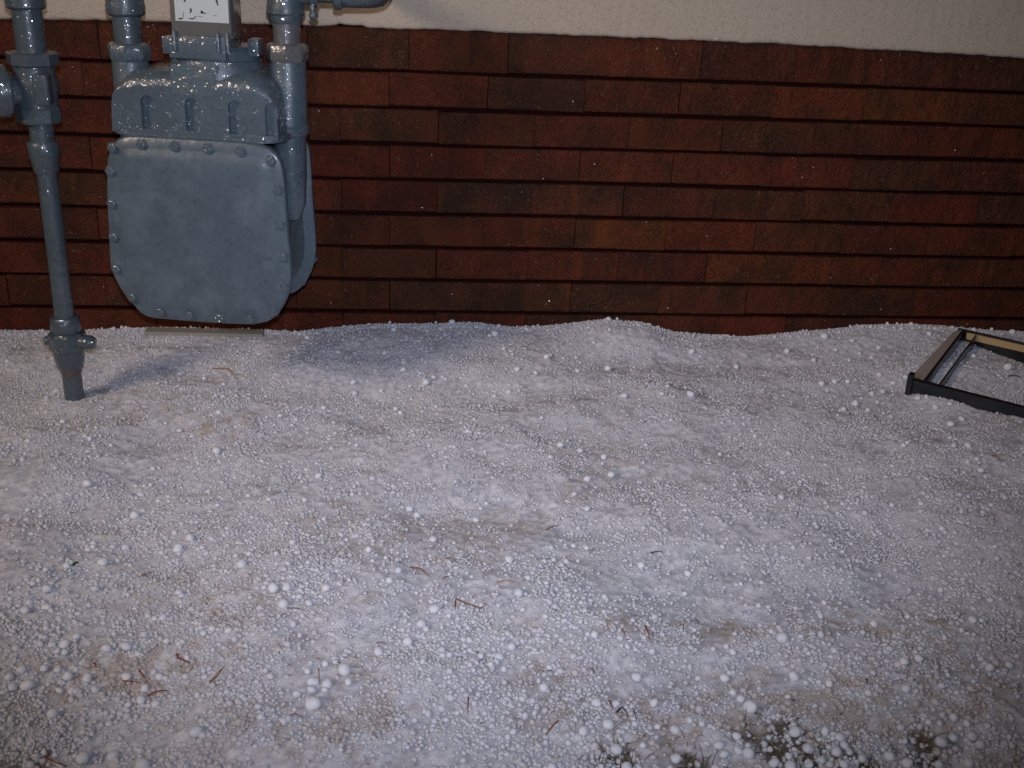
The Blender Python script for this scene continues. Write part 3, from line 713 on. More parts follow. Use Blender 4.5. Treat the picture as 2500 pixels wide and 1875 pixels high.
# colours read off the wall, (course from the top, brick counted from the joint right of the meter)
BC = {(1, -1): ORG, (1, 0): RED, (1, 1): BLK, (1, 2): MID, (1, 3): MID, (1, 4): ORG, (1, 5): ORG, (1, 6): DRK, (1, -4): DRK, (1, -3): MID,
      (2, -1): DRK, (2, 0): MID, (2, 1): MID, (2, 2): ORG, (2, 3): DRK, (2, 4): DRK, (2, 5): MID, (2, 6): RED, (2, -4): RED,
      (3, -1): RED, (3, 0): RED, (3, 1): MID, (3, 2): RED, (3, 3): RED, (3, 4): RED, (3, 5): BLK, (3, 6): DRK, (3, 7): DRK, (3, -4): MID, (3, -3): RED,
      (4, -1): RED, (4, 0): BLK, (4, -2): RED, (4, 1): DRK, (4, 2): DRK, (4, 3): DRK, (4, 4): DRK, (4, 5): RED, (4, 6): BLK, (4, -4): DRK,
      (5, -1): MID, (5, 0): MID, (5, 1): MID, (5, 2): ORG, (5, 3): ORG, (5, 4): MID, (5, 5): MID, (5, 6): RED, (5, -4): DRK, (5, -5): DRK,
      (6, -2): ORG, (6, -1): DRK, (6, 0): MID, (6, 1): RED, (6, 2): DRK, (6, 3): ORG, (6, 4): ORG, (6, 5): MID, (6, 6): MID, (6, -4): RED, (6, -5): RED,
      (7, -1): MID, (7, 0): BLK, (7, 1): DRK, (7, 2): BLK, (7, 3): DRK, (7, 4): MID, (7, 5): DRK, (7, 6): RED, (7, -4): DRK, (7, -5): MID,
      (8, -1): MID, (8, 0): RED, (8, 1): BLK, (8, 2): DRK, (8, 3): RED, (8, 4): DRK, (8, 5): RED,
      (0, -1): DRK, (0, 0): MID, (0, 1): DRK, (0, 2): MID, (0, 3): DRK, (0, 4): MID, (0, 5): DRK, (0, 6): BLK}
nb = 0
for row in range(0, 10):
    off = 0.0 if row % 2 == 1 else 0.5
    if row == 0: off = 0.19
    for i in range(-9, 12):
        rs = random.Random(row * 97 + i * 7 + 1000)
        o = bpy.data.objects.new('brick', bmes[rs.randrange(6)])
        col.objects.link(o)
        x = (i + off + 0.5) * CW + rs.uniform(-0.0008, 0.0008)
        z = ZT - (row + 1) * CH + 0.0005 + rs.uniform(-0.0013, 0.0013)
        if row == 0: o.scale = (1, 1, 1.22)        # runs up behind the stucco
        o.location = (x, rs.uniform(-0.0016, 0.0012), z)
        o.rotation_euler = (rs.uniform(-0.012, 0.012), rs.uniform(-0.004, 0.004), rs.uniform(-0.006, 0.006))
        c = BC.get((row, i)) or rs.choice([RED, ORG, MID, MID, DRK, DRK, BLK])
        kx = rs.uniform(0.90, 1.10)
        o.color = (c[0] * kx, c[1] * kx * rs.uniform(0.92, 1.1), c[2] * kx, 1)
        o.parent = wall
        o.matrix_parent_inverse = wall_inv
        nb += 1

# ------------------------------------------------------------------ gas meter
MX, MY = -0.310, -0.330
meter = tag(empty('gas_meter', (MX, MY, 0.165), R(-10)), 'blue-grey painted gas meter with bolted front plate hanging before bricks', 'gas meter')
def mo(name, bm, mat=None, parent=None, ang=35, me=None):
    """a part given in the meter's own x, y and in heights above the ground"""
    if isinstance(bm, bmesh.types.BMesh):
        bmesh.ops.translate(bm, vec=(0, 0, -0.165), verts=bm.verts)
    return obj(name, bm, mat or M['meter_paint'], parent or meter, ang)
OUT = [(-0.137,0.478),(-0.126,0.488),(-0.103,0.4937),(-0.06,0.4945),(0.014,0.4945),(0.07,0.4945),(0.115,0.4922),(0.132,0.487),(0.141,0.4826),(0.150,0.470),(0.155,0.4588),(0.158,0.4274),(0.160,0.3567),(0.163,0.3016),(0.163,0.268),
       (0.158,0.2368),(0.144,0.2052),(0.124,0.1817),(0.105,0.174),(0.087,0.1696),(0.021,0.1673),(-0.06,0.1679),(-0.105,0.1705),(-0.125,0.1871),(-0.146,0.215),(-0.159,0.2434),(-0.164,0.2656),
       (-0.161,0.3177),(-0.157,0.387),(-0.152,0.431),(-0.148,0.4558)]
def dense(pts, n=84):
    # closed Catmull-Rom, evenly spaced
    P = [Vector((a, b)) for a, b in pts]
    k = len(P); c = []
    for i in range(k):
        p0, p1, p2, p3 = P[i - 1], P[i], P[(i + 1) % k], P[(i + 2) % k]
        for t in np.linspace(0, 1, 8, endpoint=False):
            c.append(0.5 * ((2 * p1) + (p2 - p0) * t + (2 * p0 - 5 * p1 + 4 * p2 - p3) * t * t + (3 * p1 - p0 - 3 * p2 + p3) * t ** 3))
    d = [0.0]
    for a, b in zip(c, c[1:] + c[:1]): d.append(d[-1] + (b - a).length)
    q = np.linspace(0, d[-1], n, endpoint=False)
    xs = np.interp(q, d, [v.x for v in c] + [c[0].x]); zs = np.interp(q, d, [v.y for v in c] + [c[0].y])
    return list(zip(xs, zs))
OUTD = dense(OUT)
CXZ = (0.0, 0.33)
def inset(pts, d):
    n = len(pts); out = []
    for i, (x, z) in enumerate(pts):
        ax, az = pts[i - 1]; bx, bz = pts[(i + 1) % n]
        tx, tz = bx - ax, bz - az
        l = math.hypot(tx, tz)
        nx, nz = tz / l, -tx / l
        if nx * (CXZ[0] - x) + nz * (CXZ[1] - z) < 0: nx, nz = -nx, -nz
        out.append((x + nx * d, z + nz * d))
    return out
def cover(sign, mirror=False):
    bm = bmesh.new()
    spec = [(0.003, 0.078), (0.0, 0.080), (0.0, 0.0875), (0.001, 0.0900), (0.003, 0.0917), (0.018, 0.0926), (0.022, 0.0934), (0.029, 0.0962)]
    rings = []
    for d, y in spec:
        rings.append([bm.verts.new((x, -y * sign, z)) for x, z in inset(OUTD, d)])
    last = inset(OUTD, 0.029)
    for q, y in ((0.95, 0.0975), (0.88, 0.0984), (0.7, 0.0992), (0.4, 0.0998), (0.15, 0.1000)):
        rings.append([bm.verts.new((x * q, -y * sign, CXZ[1] + (z - CXZ[1]) * q)) for x, z in last])
    for A, B in zip(rings, rings[1:]):
        for k in range(len(A)):
            k2 = (k + 1) % len(A)
            bm.faces.new((A[k], A[k2], B[k2], B[k]))
    bm.faces.new(rings[0]); bm.faces.new(rings[-1])
    return bm
fc = mo('front_cover', cover(1), M['cover_paint'], ang=50)
fc['label'] = 'front plate with scuffs and a ring of bolts'
rc = mo('rear_cover', cover(-1), M['cover_paint'], ang=50)
# bolt places in x, height on the front plate's rim
BOLT = [(-0.136,0.472),(-0.085,0.480),(-0.028,0.480),(0.029,0.480),(0.085,0.4785),(0.136,0.466),(0.146,0.417),(0.148,0.357),(0.151,0.300),(0.152,0.245),(0.130,0.199),(0.086,0.1815),(0.031,0.1795),(-0.024,0.1815),(-0.077,0.1835),(-0.127,0.207),(-0.151,0.258),(-0.150,0.316),(-0.147,0.376),(-0.144,0.432)]
bolt_me = None
def bolt_bm():
    bm = bmesh.new()
    lathe(bm, [(0.0108, 0.0), (0.0108, 0.0012), (0.0080, 0.0014), (0.0080, 0.0062), (0.0060, 0.0074), (0.0, 0.0075)], axis=(0, -1, 0), seg=6, cap=False)
    return bm
for side, parent in ((1, fc), (-1, rc)):
    for k, (x, z) in enumerate(BOLT):
        if bolt_me is None:
            b = obj('bolt', bolt_bm(), M['meter_paint'], parent, 20)
            bolt_me = b.data
        else:
            b = bpy.data.objects.new('bolt', bolt_me)
            col.objects.link(b); b.parent = parent
        b.location = (x, -0.0918 * side, z - 0.165)
        b.rotation_euler = (0, 0, 0 if side == 1 else math.pi)
# lower casing between the two covers
low = [(x, z) for x, z in inset(OUTD, 0.021)]
mo('casing', prism(bmesh.new(), low, -0.079, 0.079), ang=40)
# upper casing with its row of round-topped pockets
def shoulder(top):
    bm = bmesh.new()
    rings = []
    prof = [(-0.0755, 0.30, 0.004)] + [(-0.076 + 0.038 * (1 - math.cos(R(t))), 0.38 + 0.62 * math.sin(R(t)), 0.0) for t in (0, 15, 30, 45, 60, 75, 90)] + [(0.055, 1.0, 0.0), (0.068, 0.9, 0.0), (0.070, 0.8, 0.004)]
    for y, kz, d in prof:
        ring = []
        for x, z in top:
            z2 = z if z < 0.556 else 0.556 + (z - 0.556) * kz
            ring.append(bm.verts.new((x * (1 - d / 0.15), y, z2)))
        rings.append(ring)
    for A, B in zip(rings, rings[1:]):
        for k in range(len(A)):
            bm.faces.new((A[k], A[(k + 1) % len(A)], B[(k + 1) % len(A)], B[k]))
    bm.faces.new(rings[0]); bm.faces.new(rings[-1])
    return bm
def upper():
    top = [(-0.142,0.497),(-0.139,0.540),(-0.136,0.562),(-0.129,0.579),(-0.116,0.592),(-0.102,0.599),(-0.06,0.603),(0.05,0.606),(0.094,0.606),(0.112,0.600),(0.127,0.588),(0.137,0.571),(0.142,0.55),(0.145,0.525),(0.146,0.497)]
    me_o = obj('upper_casing', shoulder(top), M['meter_paint'], None, 30)
    cut = bmesh.new()
    for cx, w in ((-0.0765, 0.0120), (-0.001, 0.0118), (0.073, 0.0118), (0.134, 0.010)):
        st = [(cx - w, 0.5042)] + [(cx + w * math.cos(R(a)), 0.5480 + w * math.sin(R(a))) for a in range(180, -1, -20)] + [(cx + w, 0.5042)]
        prism(cut, st, -0.12, -0.0625)
    bmesh.ops.recalc_face_normals(cut, faces=cut.faces)
    co = obj('cutter', cut, None, None, None)
    md = me_o.modifiers.new('pockets', 'BOOLEAN'); md.object = co; md.operation = 'DIFFERENCE'; md.solver = 'EXACT'
    dg = bpy.context.evaluated_depsgraph_get()
    me = bpy.data.meshes.new_from_object(me_o.evaluated_get(dg))
    me_o.modifiers.clear()
    me_o.data = me
    bpy.data.objects.remove(co, do_unlink=True)
    bm = bmesh.new(); bm.from_mesh(me)
    bmesh.ops.translate(bm, vec=(0, 0, -0.165), verts=bm.verts)
    # soften the pocket rims
    es = [e for e in bm.edges if len(e.link_faces) == 2 and e.calc_face_angle(0) > 0.9 and all(-0.0785 < v.co.y < -0.0720 and v.co.z > 0.346 for v in e.verts)]
    bmesh.ops.bevel(bm, geom=es, offset=0.0018, segments=2, affect='EDGES', clamp_overlap=True)
    bm.to_mesh(me); bm.free()
    smooth(me, 48)
    me_o.parent = meter
upper()
# joint flange between the casings
bm = bmesh.new()
pl = rrect(-0.1490, 0.1520, -0.0805, 0.078, 0.03)
a = [bm.verts.new((x, y, 0.492)) for x, y in pl]; b = [bm.verts.new((x, y, 0.5035)) for x, y in pl]
f0, f1 = bm.faces.new(a[::-1]), bm.faces.new(b)
for k in range(len(pl)):
    bm.faces.new((a[k], a[(k + 1) % len(pl)], b[(k + 1) % len(pl)], b[k]))
bmesh.ops.bevel(bm, geom=list(f0.edges) + list(f1.edges), offset=0.003, segments=2, affect='EDGES')
mo('flange', bm, ang=40)
# spuds and their gallery pipes at both sides
def spud(x, dz, y):
    bm = L([(0.0, 0.335), (0.013, 0.343), (0.024, 0.372), (0.027, 0.42), (0.028, 0.490), (0.034, 0.496), (0.035, 0.508), (0.0315, 0.513), (0.0315, 0.600 + dz), (0.030, 0.606 + dz), (0.026, 0.606 + dz)], base=(x, y, 0), seg=28)
    return mo('spud', bm)
spud(-0.135, 0.0, 0.006); spud(0.141, 0.013, 0.012)
for x, dz, mt in ((-0.135, 0.0, 'meter_paint'), (0.141, 0.013, 'worn_pipe_paint')):
    y = 0.006 if x < 0 else 0.012
    bm = L([(0.028, 0.604 + dz), (0.033, 0.605 + dz), (0.0355, 0.609 + dz), (0.0365, 0.612 + dz), (0.0365, 0.627 + dz), (0.034, 0.632 + dz), (0.028, 0.635 + dz), (0.0245, 0.635 + dz)], base=(x, y, 0), seg=8, turn=R(12))
    bmesh.ops.bevel(bm, geom=[e for e in bm.edges if abs(e.verts[0].co.z - e.verts[1].co.z) > 0.01], offset=0.002, segments=2, affect='EDGES')
    mo('union_nut', bm, M[mt], ang=28)
# neck and index
def turret(name, prof, cx=0.0225, cy=-0.004, ky=0.86):
    bm = L(prof, base=(0, 0, 0), seg=40)
    for v in bm.verts: v.co.x += cx; v.co.y = v.co.y * ky + cy
    return mo(name, bm, ang=35)
turret('neck', [(0.083, 0.590), (0.082, 0.600), (0.078, 0.612), (0.0765, 0.618), (0.070, 0.619)])
bm = bmesh.new()
q = [(-0.034, -0.0768, 0.562), (0.040, -0.0768, 0.562), (0.048, -0.0722, 0.613), (-0.034, -0.0722, 0.613)]
fr_v = [bm.verts.new(p) for p in q]; bk_v = [bm.verts.new((p[0], -0.03, p[2])) for p in q]
bm.faces.new(fr_v); bm.faces.new(bk_v[::-1])
for k in range(4): bm.faces.new((fr_v[k], bk_v[k], bk_v[(k + 1) % 4], fr_v[(k + 1) % 4]))
bmesh.ops.bevel(bm, geom=list(bm.edges), offset=0.002, segments=2, affect='EDGES')
mo('centre_tab', bm, ang=40)
turret('index_base', [(0.073, 0.617), (0.0745, 0.620), (0.0745, 0.634), (0.068, 0.641), (0.060, 0.642)])
for x, z in ((-0.051, 0.636), (0.096, 0.639)):
    mo('lug', box(bmesh.new(), (x - 0.009, -0.034, z - 0.012), (x + 0.009, -0.004, z + 0.016), 0.002))
mo('index_plinth', prism(bmesh.new(), [(-0.034,0.622),(-0.034,0.657),(0.062,0.660),(0.062,0.622)], -0.073, 0.012, 0.003, 2), ang=40)
for x in (-0.022, 0.051, 0.067):
    mo('screw_post', L([(0.0, 0.634), (0.0042, 0.635), (0.0042, 0.664), (0.0025, 0.667), (0.0, 0.667)], base=(x, -0.074, 0), seg=12))
ib = mo('index_box', box(bmesh.new(), (-0.028, -0.070, 0.655), (0.073, -0.014, 0.800), 0.004, 2), M['index_glass'], ang=40)
ib['label'] = 'greyish clear index cover'
ip_ = mo('index_plate', box(bmesh.new(), (-0.019, -0.0723, 0.681), (0.0705, -0.0708, 0.790), 0.0005, 1), M['index_plate'], ib)
ip_['label'] = 'pale index plate with smeared dark writing'
def stroke(pts, r, r1=None):
    """dark ink laid on the plate, x and height"""
    q = [Vector((x, -0.0726, z)) for x, z in pts]
    bm = bmesh.new(); tube(bm, q, r, 8, r1)
    for v in bm.verts: v.co.y = -0.0726 + (v.co.y + 0.0726) * 0.25
    return mo('ink_mark', bm, M['ink'], ib, 60)
def W(px, py):                                  # a place on the plate, from the sheet's own 1600 x 340 layout
    return (-0.019 + (px - 520) / 850 * 0.0895, 0.681 + (335 - py) / 335 * 0.0345)
for pts, r, r1 in (([(770, 140), (785, 165), (760, 210)], 0.0020, 0.0007), ([(935, 178), (965, 190)], 0.0026, 0.0020), ([(965, 190), (1015, 203)], 0.0011, 0.0006),
                   ([(740, 288), (790, 293), (830, 275), (855, 248)], 0.0008, 0.0007), ([(690, -20), (700, 15), (675, 50)], 0.0022, 0.0007),
                   ([(1190, -10), (1200, 30), (1210, 75)], 0.0020, 0.0006), ([(570, 290), (600, 305), (640, 285)], 0.0009, 0.0012), ([(650, 270), (655, 200)], 0.0006, 0.0004),
                   ([(890, 250), (960, 255)], 0.0004, 0.0003), ([(1130, 225), (1190, 228)], 0.0004, 0.0003), ([(575, 0), (565, 25)], 0.0008, 0.0005)):
    q = [W(*a) for a in pts]
    if len(q) == 2: q = [q[0], ((q[0][0] + q[1][0]) / 2, (q[0][1] + q[1][1]) / 2), q[1]]
    stroke(q, r, r1)

# ------------------------------------------------------------------ pipes
def P(name, bm, parent, mat='pipe_paint', ang=35):
    o = obj(name, bm, M[mat], parent, ang)
    return o
RX, RY = -0.591, -0.343
riser = tag(empty('service_riser', (RX, RY, -0.03)), 'grey riser pipe with valve and couplings rising from hail left of meter', 'pipe')
def rp(name, prof, seg=28, mat='pipe_paint', turn=0.0, ang=35):
    return P(name, L([(r, z + 0.03) for r, z in prof], seg=seg, turn=turn), riser, mat, ang)
rp('ground_pipe', [(0.0178, -0.10), (0.0178, 0.050)])
rp('rust_ring', [(0.0186, 0.038), (0.0196, 0.041), (0.0196, 0.047), (0.0186, 0.049)], mat='rusty_pipe')
rp('union', [(0.0205, 0.046), (0.0235, 0.050), (0.0275, 0.072), (0.0285, 0.084), (0.0285, 0.086)])
rp('union_nut', [(0.030, 0.084), (0.0335, 0.087), (0.0335, 0.116), (0.030, 0.120)], seg=8, turn=R(20), ang=28)
rp('union_collar', [(0.0250, 0.119), (0.0268, 0.122), (0.0268, 0.146), (0.0240, 0.150), (0.0175, 0.1505)], seg=16)
P('lug', L([(0.011, 0.02), (0.0135, 0.024), (0.0135, 0.046), (0.010, 0.052), (0.0, 0.053)], base=(0, -0.005, 0.132), axis=(1, -0.12, 0), seg=16), riser)
P('lug', L([(0.009, 0.02), (0.009, 0.040), (0.006, 0.043), (0.0, 0.0435)], base=(0, 0, 0.130), axis=(-1, 0.1, 0), seg=14), riser)
rp('pipe', [(0.0173, 0.148), (0.0173, 0.420)])
rp('reducer', [(0.0195, 0.415), (0.0212, 0.417), (0.0250, 0.444), (0.0265, 0.447), (0.0265, 0.467), (0.0245, 0.470)])
rp('nipple', [(0.0205, 0.468), (0.0205, 0.506)])
rp('valve_collar', [(0.034, 0.502), (0.0370, 0.506), (0.0370, 0.526), (0.034, 0.530)], seg=10, turn=R(9), ang=28)
bm = L([(r, z + 0.03) for r, z in [(0.034, 0.529), (0.0335, 0.545), (0.0365, 0.558), (0.0365, 0.572), (0.0335, 0.585), (0.034, 0.597)]], seg=28)
box(bm, (0.008, -0.046, 0.566), (0.034, -0.018, 0.618), 0.006, 3)
P('valve_body', bm, riser)
rp('valve_nut', [(0.038, 0.596), (0.0415, 0.599), (0.0415, 0.616), (0.038, 0.619)], seg=8, turn=R(10), ang=28)
P('valve_plug', L([(0.022, 0.0), (0.024, 0.030), (0.040, 0.032), (0.0435, 0.036), (0.0435, 0.052), (0.040, 0.057), (0.020, 0.060), (0.0, 0.060)], base=(-0.012, -0.004, 0.586), axis=(-0.86, -0.51, 0.0), seg=32), riser)
rp('upper_pipe', [(0.0245, 0.617), (0.0245, 0.692)])
rp('coupling', [(0.0275, 0.686), (0.0320, 0.690), (0.0320, 0.735), (0.030, 0.742), (0.0245, 0.745)], seg=24)
bm = bmesh.new()
tube(bm, [(0, 0, 0.76)] + arc((0.05, 0.012, 0.885), (-0.97, -0.23, 0), (0, 0, 1), 0.052, 0, 90, 8) + [(0.146, 0.036, 0.937)], 0.0245)
P('crossover_pipe', bm, riser)

ix, iy = MX - 0.135 * math.cos(R(10)) + 0.006 * math.sin(R(10)), MY + 0.135 * math.sin(R(10)) + 0.006 * math.cos(R(10))
inlet = tag(empty('inlet_pipe', (ix, iy, 0.635)), 'short grey inlet pipe with coupling above left union of gas meter', 'pipe')
def iw(name, prof, seg=28, mat='pipe_paint', **k):
    return P(name, L([(r, z - 0.635) for r, z in prof], seg=seg), inlet, mat)
iw('pipe', [(0.0240, 0.630), (0.0240, 0.690)])
iw('coupling', [(0.0270, 0.678), (0.0320, 0.682), (0.0330, 0.694), (0.0315, 0.700), (0.0315, 0.735), (0.033, 0.742), (0.033, 0.750), (0.024, 0.752)])
bm = bmesh.new()
tube(bm, [(0, 0, 0.10), (0, 0, 0.20)] + [(0, 0, 0.232)], 0.0240)
P('upper_pipe', bm, inlet)

ox, oy = MX + 0.141 * math.cos(R(10)) + 0.012 * math.sin(R(10)), MY - 0.141 * math.sin(R(10)) + 0.012 * math.cos(R(10))
outlet = tag(empty('outlet_pipe', (ox, oy, 0.648)), 'grey outlet pipe with tee and elbow above right union of gas meter', 'pipe')
def ow(name, prof, seg=28, mat='pipe_paint'):
    return P(name, L([(r, z - 0.648) for r, z in prof], seg=seg), outlet, mat)
ow('pipe', [(0.0235, 0.643), (0.0235, 0.700)], mat='worn_pipe_paint')
bm = L([(r, z - 0.648) for r, z in [(0.0265, 0.680), (0.0290, 0.684), (0.0290, 0.692), (0.0325, 0.696), (0.0325, 0.706), (0.0300, 0.712), (0.0300, 0.765), (0.0325, 0.770), (0.0325, 0.785), (0.024, 0.788)]])
lathe(bm, [(0.0285, 0.015), (0.0285, 0.040), (0.0325, 0.042), (0.0325, 0.054), (0.0255, 0.056)], base=(0, 0, 0.090), axis=(1, 0, 0))
P('tee', bm, outlet)
P('bleed_screw', L([(0.0045, 0), (0.0045, 0.016), (0.008, 0.017), (0.008, 0.022), (0.004, 0.026), (0.0, 0.027)], base=(0.046, -0.016, 0.066), axis=(0.1, -0.2, -1), seg=12), outlet)
P('upper_pipe', tube(bmesh.new(), [(0, 0, 0.135), (0, 0, 0.19), (0, 0, 0.24)], 0.0235), outlet)
bm = bmesh.new()
tube(bm, [(0.05, 0, 0.090), (0.075, 0, 0.090), (0.10, 0, 0.090)], 0.0235)
P('branch_pipe', bm, outlet)
bm = bmesh.new()
tube(bm, [(0.084, 0, 0.090)] + arc((0.110, 0.040, 0.090), (0, -1, 0), (1, 0, 0), 0.040, 0, 90, 10) + [(0.150, 0.066, 0.090)], 0.0300, 24)
lathe(bm, [(0.0305, 0.0), (0.034, 0.002), (0.034, 0.014), (0.0305, 0.016)], base=(0.080, 0, 0.090), axis=(1, 0, 0))
P('elbow', bm, outlet)
bm = bmesh.new()
tube(bm, [(0.150, 0.06, 0.090), (0.150, 0.2, 0.090), (0.150, 0.34, 0.090)], 0.0235)
P('wall_pipe', bm, outlet)

# ------------------------------------------------------------------ pale board under the meter
bm = box(bmesh.new(), (-0.130, -0.004, -0.008), (0.122, 0.025, 0.0045), 0.0015, 1)
slab = obj('support_board', bm, M['pale_slab'])
slab.location = (-0.396, -0.042, 0.0045); slab.rotation_euler = (R(2.0), R(0.5), R(-1))
tag(slab, 'pale thin board half buried in hail under the gas meter', 'board')

# ------------------------------------------------------------------ black frame lying in the hail
fr = tag(empty('black_frame', (1.089, -0.296, -0.013), R(-40)), 'open black metal frame with tan inner lip lying in hail by wall', 'frame')
U, V = 0.62, 0.320                                 # along the front rail, across to the wall
zt, zb = 0.029, -0.020
fr.rotation_euler = (R(5.6), R(0.3), R(-40))
def fo(name, bm, mat): return obj(name, bm, M[mat], fr, 35)
bm = box(bmesh.new(), (0.0, 0.0, zb), (U, 0.006, zt - 0.006), 0.0012)
box(bm, (-0.004, -0.003, zt - 0.010), (U, 0.010, zt), 0.0015)
fo('front_rail', bm, 'black_metal')
fo('corner_clip', box(bmesh.new(), (-0.007, -0.006, zb), (0.004, 0.012, zt + 0.011), 0.0012), 'black_metal')
bm = box(bmesh.new(), (0.012, V - 0.006, zb), (U, V, zt), 0.0012)
fo('rear_rail', bm, 'black_metal')
bm = bmesh.new()
prism(bm, [(0.034, zt - 0.004), (U, zt - 0.004), (U, zt - 0.0195), (0.034, zt - 0.0195)], V - 0.0100, V - 0.0065)
fo('tan_lip', bm, 'tan_lining')
fo('side_rail', box(bmesh.new(), (0.022, 0.0105, zb), (0.0275, V - 0.0065, zt), 0.0012), 'black_metal')
bm = bmesh.new()
q = [(0.0215, 0.011, zt - 0.001), (0.0215, V - 0.004, zt - 0.001), (0.004, V - 0.010, zt - 0.010), (-0.013, 0.014, zt - 0.0165)]
vs = [bm.verts.new(p) for p in q] + [bm.verts.new((p[0], p[1], p[2] - 0.003)) for p in q]
bm.faces.new(vs[:4]); bm.faces.new(vs[4:][::-1])
for k in range(4): bm.faces.new((vs[k], vs[4 + k], vs[4 + (k + 1) % 4], vs[(k + 1) % 4]))
fo('side_flange', bm, 'dull_metal')['label'] = 'dull grey-brown sloping side strip'
fo('inner_bar', box(bmesh.new(), (0.052, 0.0105, zb), (0.0562, V - 0.0105, zt - 0.003), 0.0012), 'black_metal')

# ------------------------------------------------------------------ single hailstones
def stone_mesh(i):
    rs = np.random.RandomState(100 + i)
    bm = bmesh.new()
    bmesh.ops.create_icosphere(bm, subdivisions=3, radius=1.0)
    ph = rs.uniform(0, 6.28, 6); fr_ = rs.uniform(1.0, 3.2, (6, 3))
    for v in bm.verts:
        s = sum(math.sin(float(np.dot(fr_[k], v.co)) + ph[k]) for k in range(6))
        v.co *= 1.0 + 0.030 * s
        v.co.z *= 0.92
    me = bpy.data.meshes.new('hailstone')
    bm.to_mesh(me); bm.free()
    smooth(me, 180)
    me.materials.append(M['hail_stone'])
    return me
smes = [stone_mesh(i) for i in range(5)]
COLS = ['at the far left', 'left of centre', 'at the centre', 'right of centre', 'at the far right']
ROWS = [(0.45, 'in the hail along the wall'), (0.56, 'in the hail behind the middle'), (0.68, 'in the middle of the hail'), (0.80, 'in the nearer hail'), (0.90, 'in the near hail'), (9, 'along the bottom edge')]
ONES = 'zero one two three four five six seven eight nine ten eleven twelve thirteen fourteen fifteen sixteen seventeen eighteen nineteen'.split()
TENS = ['', '', 'twenty', 'thirty', 'forty', 'fifty', 'sixty', 'seventy', 'eighty', 'ninety']
def words(n):
    if n < 20: return ONES[n]
    return TENS[n // 10] + ('-' + ONES[n % 10] if n % 10 else '')
RANK = ['largest white hailstone']
cells, used = {}, set()
for s in STONES:
    c = min(int(s[3] * 5), 4); r = next(i for i, (lim, _) in enumerate(ROWS) if s[4] < lim)
    cells.setdefault((c, r), []).append(s)
for (c, r), ss in sorted(cells.items()):
    ss.sort(key=lambda s: -s[2])
    for k, (x, y, rad, u, v) in enumerate(ss):
        rs = random.Random(int(x * 1e5) + int(y * 1e3) + 77)
        o = bpy.data.objects.new('hailstone', smes[rs.randrange(5)])
        col.objects.link(o)
        rad /= 1000
        o.location = (x, y, th(x, y) + rad * rs.uniform(0.15, 0.55))
        o.scale = (rad * rs.uniform(0.90, 1.10), rad * rs.uniform(0.90, 1.10), rad * rs.uniform(0.88, 1.02))
        o.rotation_euler = (rs.uniform(-0.4, 0.4), rs.uniform(-0.4, 0.4), rs.uniform(0, 6.28))
        if k == 0:
            lab = RANK[0] + ' ' + ROWS[r][1] + ' ' + COLS[c]
        else:
            size = 'large' if rad > 0.0068 else 'medium' if rad > 0.0052 else 'small'
            lab = '%s white hailstone %s percent across and %s percent down the photo' % (size, words(min(int(u * 100), 99)), words(min(int(v * 100), 99)))
        if lab in used: lab += ', the smaller one'
        used.add(lab)
        tag(o, lab, 'hailstone', 'single large hailstones ' + ROWS[r][1])

# ------------------------------------------------------------------ needles and scraps
for pts, w, tone, lab in NEEDLES:
    rs = random.Random(len(lab) * 13 + int(w * 10))
    bx, by = pts[0]
    w *= 0.00078
    q = []
    P3 = [Vector((a, b, 0)) for a, b in pts]
    fine = []
    for a, b in zip(P3, P3[1:]):
        n = max(2, int((b - a).length / 0.006))
        fine += [a.lerp(b, t / n) for t in range(n)]
    fine.append(P3[-1])
    for i, p in enumerate(fine):
        t = i / (len(fine) - 1)
        wob = Vector((rs.uniform(-1, 1), rs.uniform(-1, 1), 0)) * w * 0.35
        p = p + wob
        q.append(Vector((p.x - bx, p.y - by, th(p.x, p.y) + w * 0.6 + 0.0022 + 0.0025 * math.sin(math.pi * t))))
    bm = bmesh.new()
    tube(bm, q, w, 7, w * 0.45)
    nm = {'green': 'grass_blade', 'dark': 'twig_scrap', 'grey': 'twig'}.get(tone, 'pine_needle')
    o = obj(nm, bm, M['needle_' + tone], None, 60)
    o.location = (bx, by, 0)
    tag(o, lab, {'grass_blade': 'grass blade', 'twig_scrap': 'scrap', 'twig': 'twig'}.get(nm, 'needle'), 'plant scraps scattered on the hail')

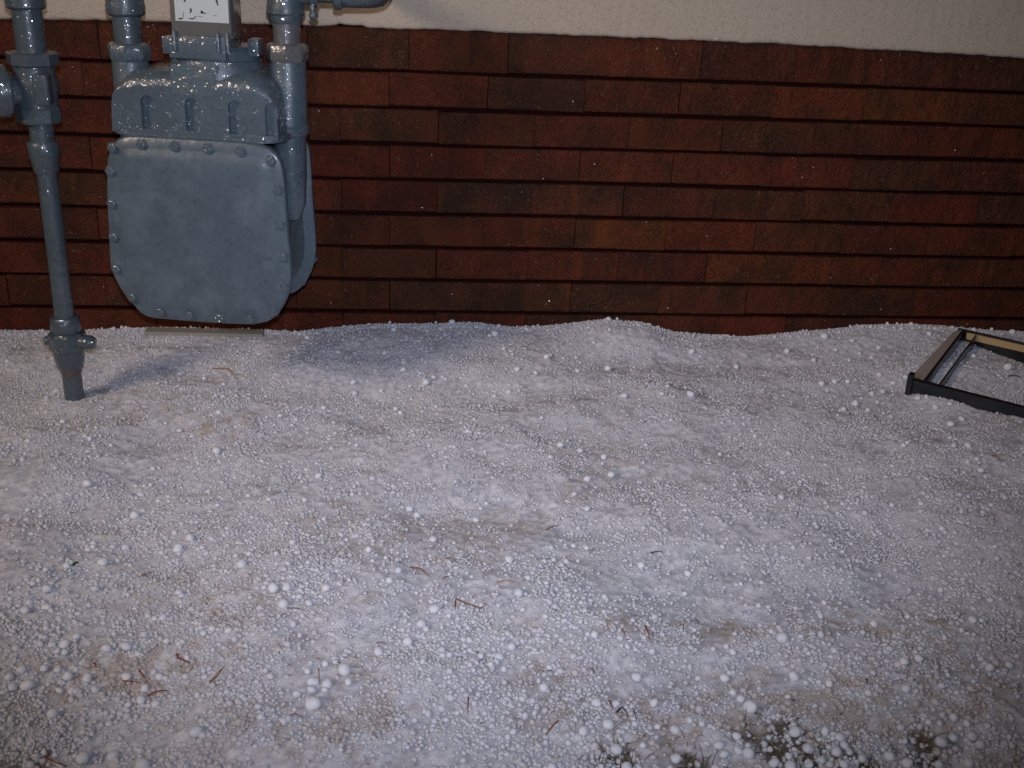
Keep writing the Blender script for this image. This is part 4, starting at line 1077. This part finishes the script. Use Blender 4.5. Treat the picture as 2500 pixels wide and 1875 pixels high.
# ------------------------------------------------------------------ fine litter and the grass in the bare places
def strips(name, spots, mat, lab, cat, make):
    bm = bmesh.new()
    for s in spots: make(bm, *s)
    return tag(obj(name, bm, M[mat], None, 180), lab, cat, kind='stuff')
rs = random.Random(17)
def fleck(bm, x, y, l, a, w):
    z = th(x, y) + 0.0025
    d = Vector((math.cos(a), math.sin(a), rs.uniform(-0.3, 0.3))) * l
    tube(bm, [Vector((x, y, z)), Vector((x, y, z + 0.0008)) + d * 0.5, Vector((x, y, z)) + d], w, 5, w * 0.5)
fl = []
while len(fl) < 260:
    t = rs.random() ** 0.7
    y = -0.1 - 1.3 * t
    x = rs.uniform(-0.9 + 0.45 * -y, 1.5 - 0.6 * -y)
    dirty = float(vnoise(np.array([x]), np.array([y]), 0.22, 71)[0]) + 0.5
    if rs.random() < dirty ** 2 * (0.25 + 0.75 * t):
        fl.append((x, y, rs.uniform(0.002, 0.008), rs.uniform(0, 6.28), rs.uniform(0.0003, 0.0007)))
strips('litter', fl[:150], 'needle_brown', 'tiny brown flecks of plant litter strewn through the hail', 'litter', fleck)
strips('litter', fl[150:200], 'needle_dark', 'tiny black specks of dirt strewn through the hail', 'litter', fleck)
strips('litter', fl[200:], 'needle_amber', 'tiny amber flecks of dead grass strewn through the hail', 'litter', fleck)
def blade(bm, x, y, l, a, lean):
    z = th(x, y) - 0.012
    d = Vector((math.cos(a), math.sin(a), 0))
    pts = [Vector((x, y, z)) + d * l * lean * t * t + Vector((0, 0, l * t * (1 - 0.35 * lean * t))) for t in (0, 0.35, 0.7, 1.0)]
    tube(bm, pts, 0.0008, 4, 0.0002)
gr = []
for bx, by, br in BARE:
    for k in range(int(1500 * br)):
        a = rs.uniform(0, 6.28); d = br * 1.15 * math.sqrt(rs.random())
        gr.append((bx + d * math.cos(a), by + d * math.sin(a), rs.uniform(0.012, 0.030), rs.uniform(0, 6.28), rs.uniform(0.3, 1.1)))
strips('grass', gr, 'grass', 'sparse green and straw grass poking up between the hailstones', 'grass', blade)
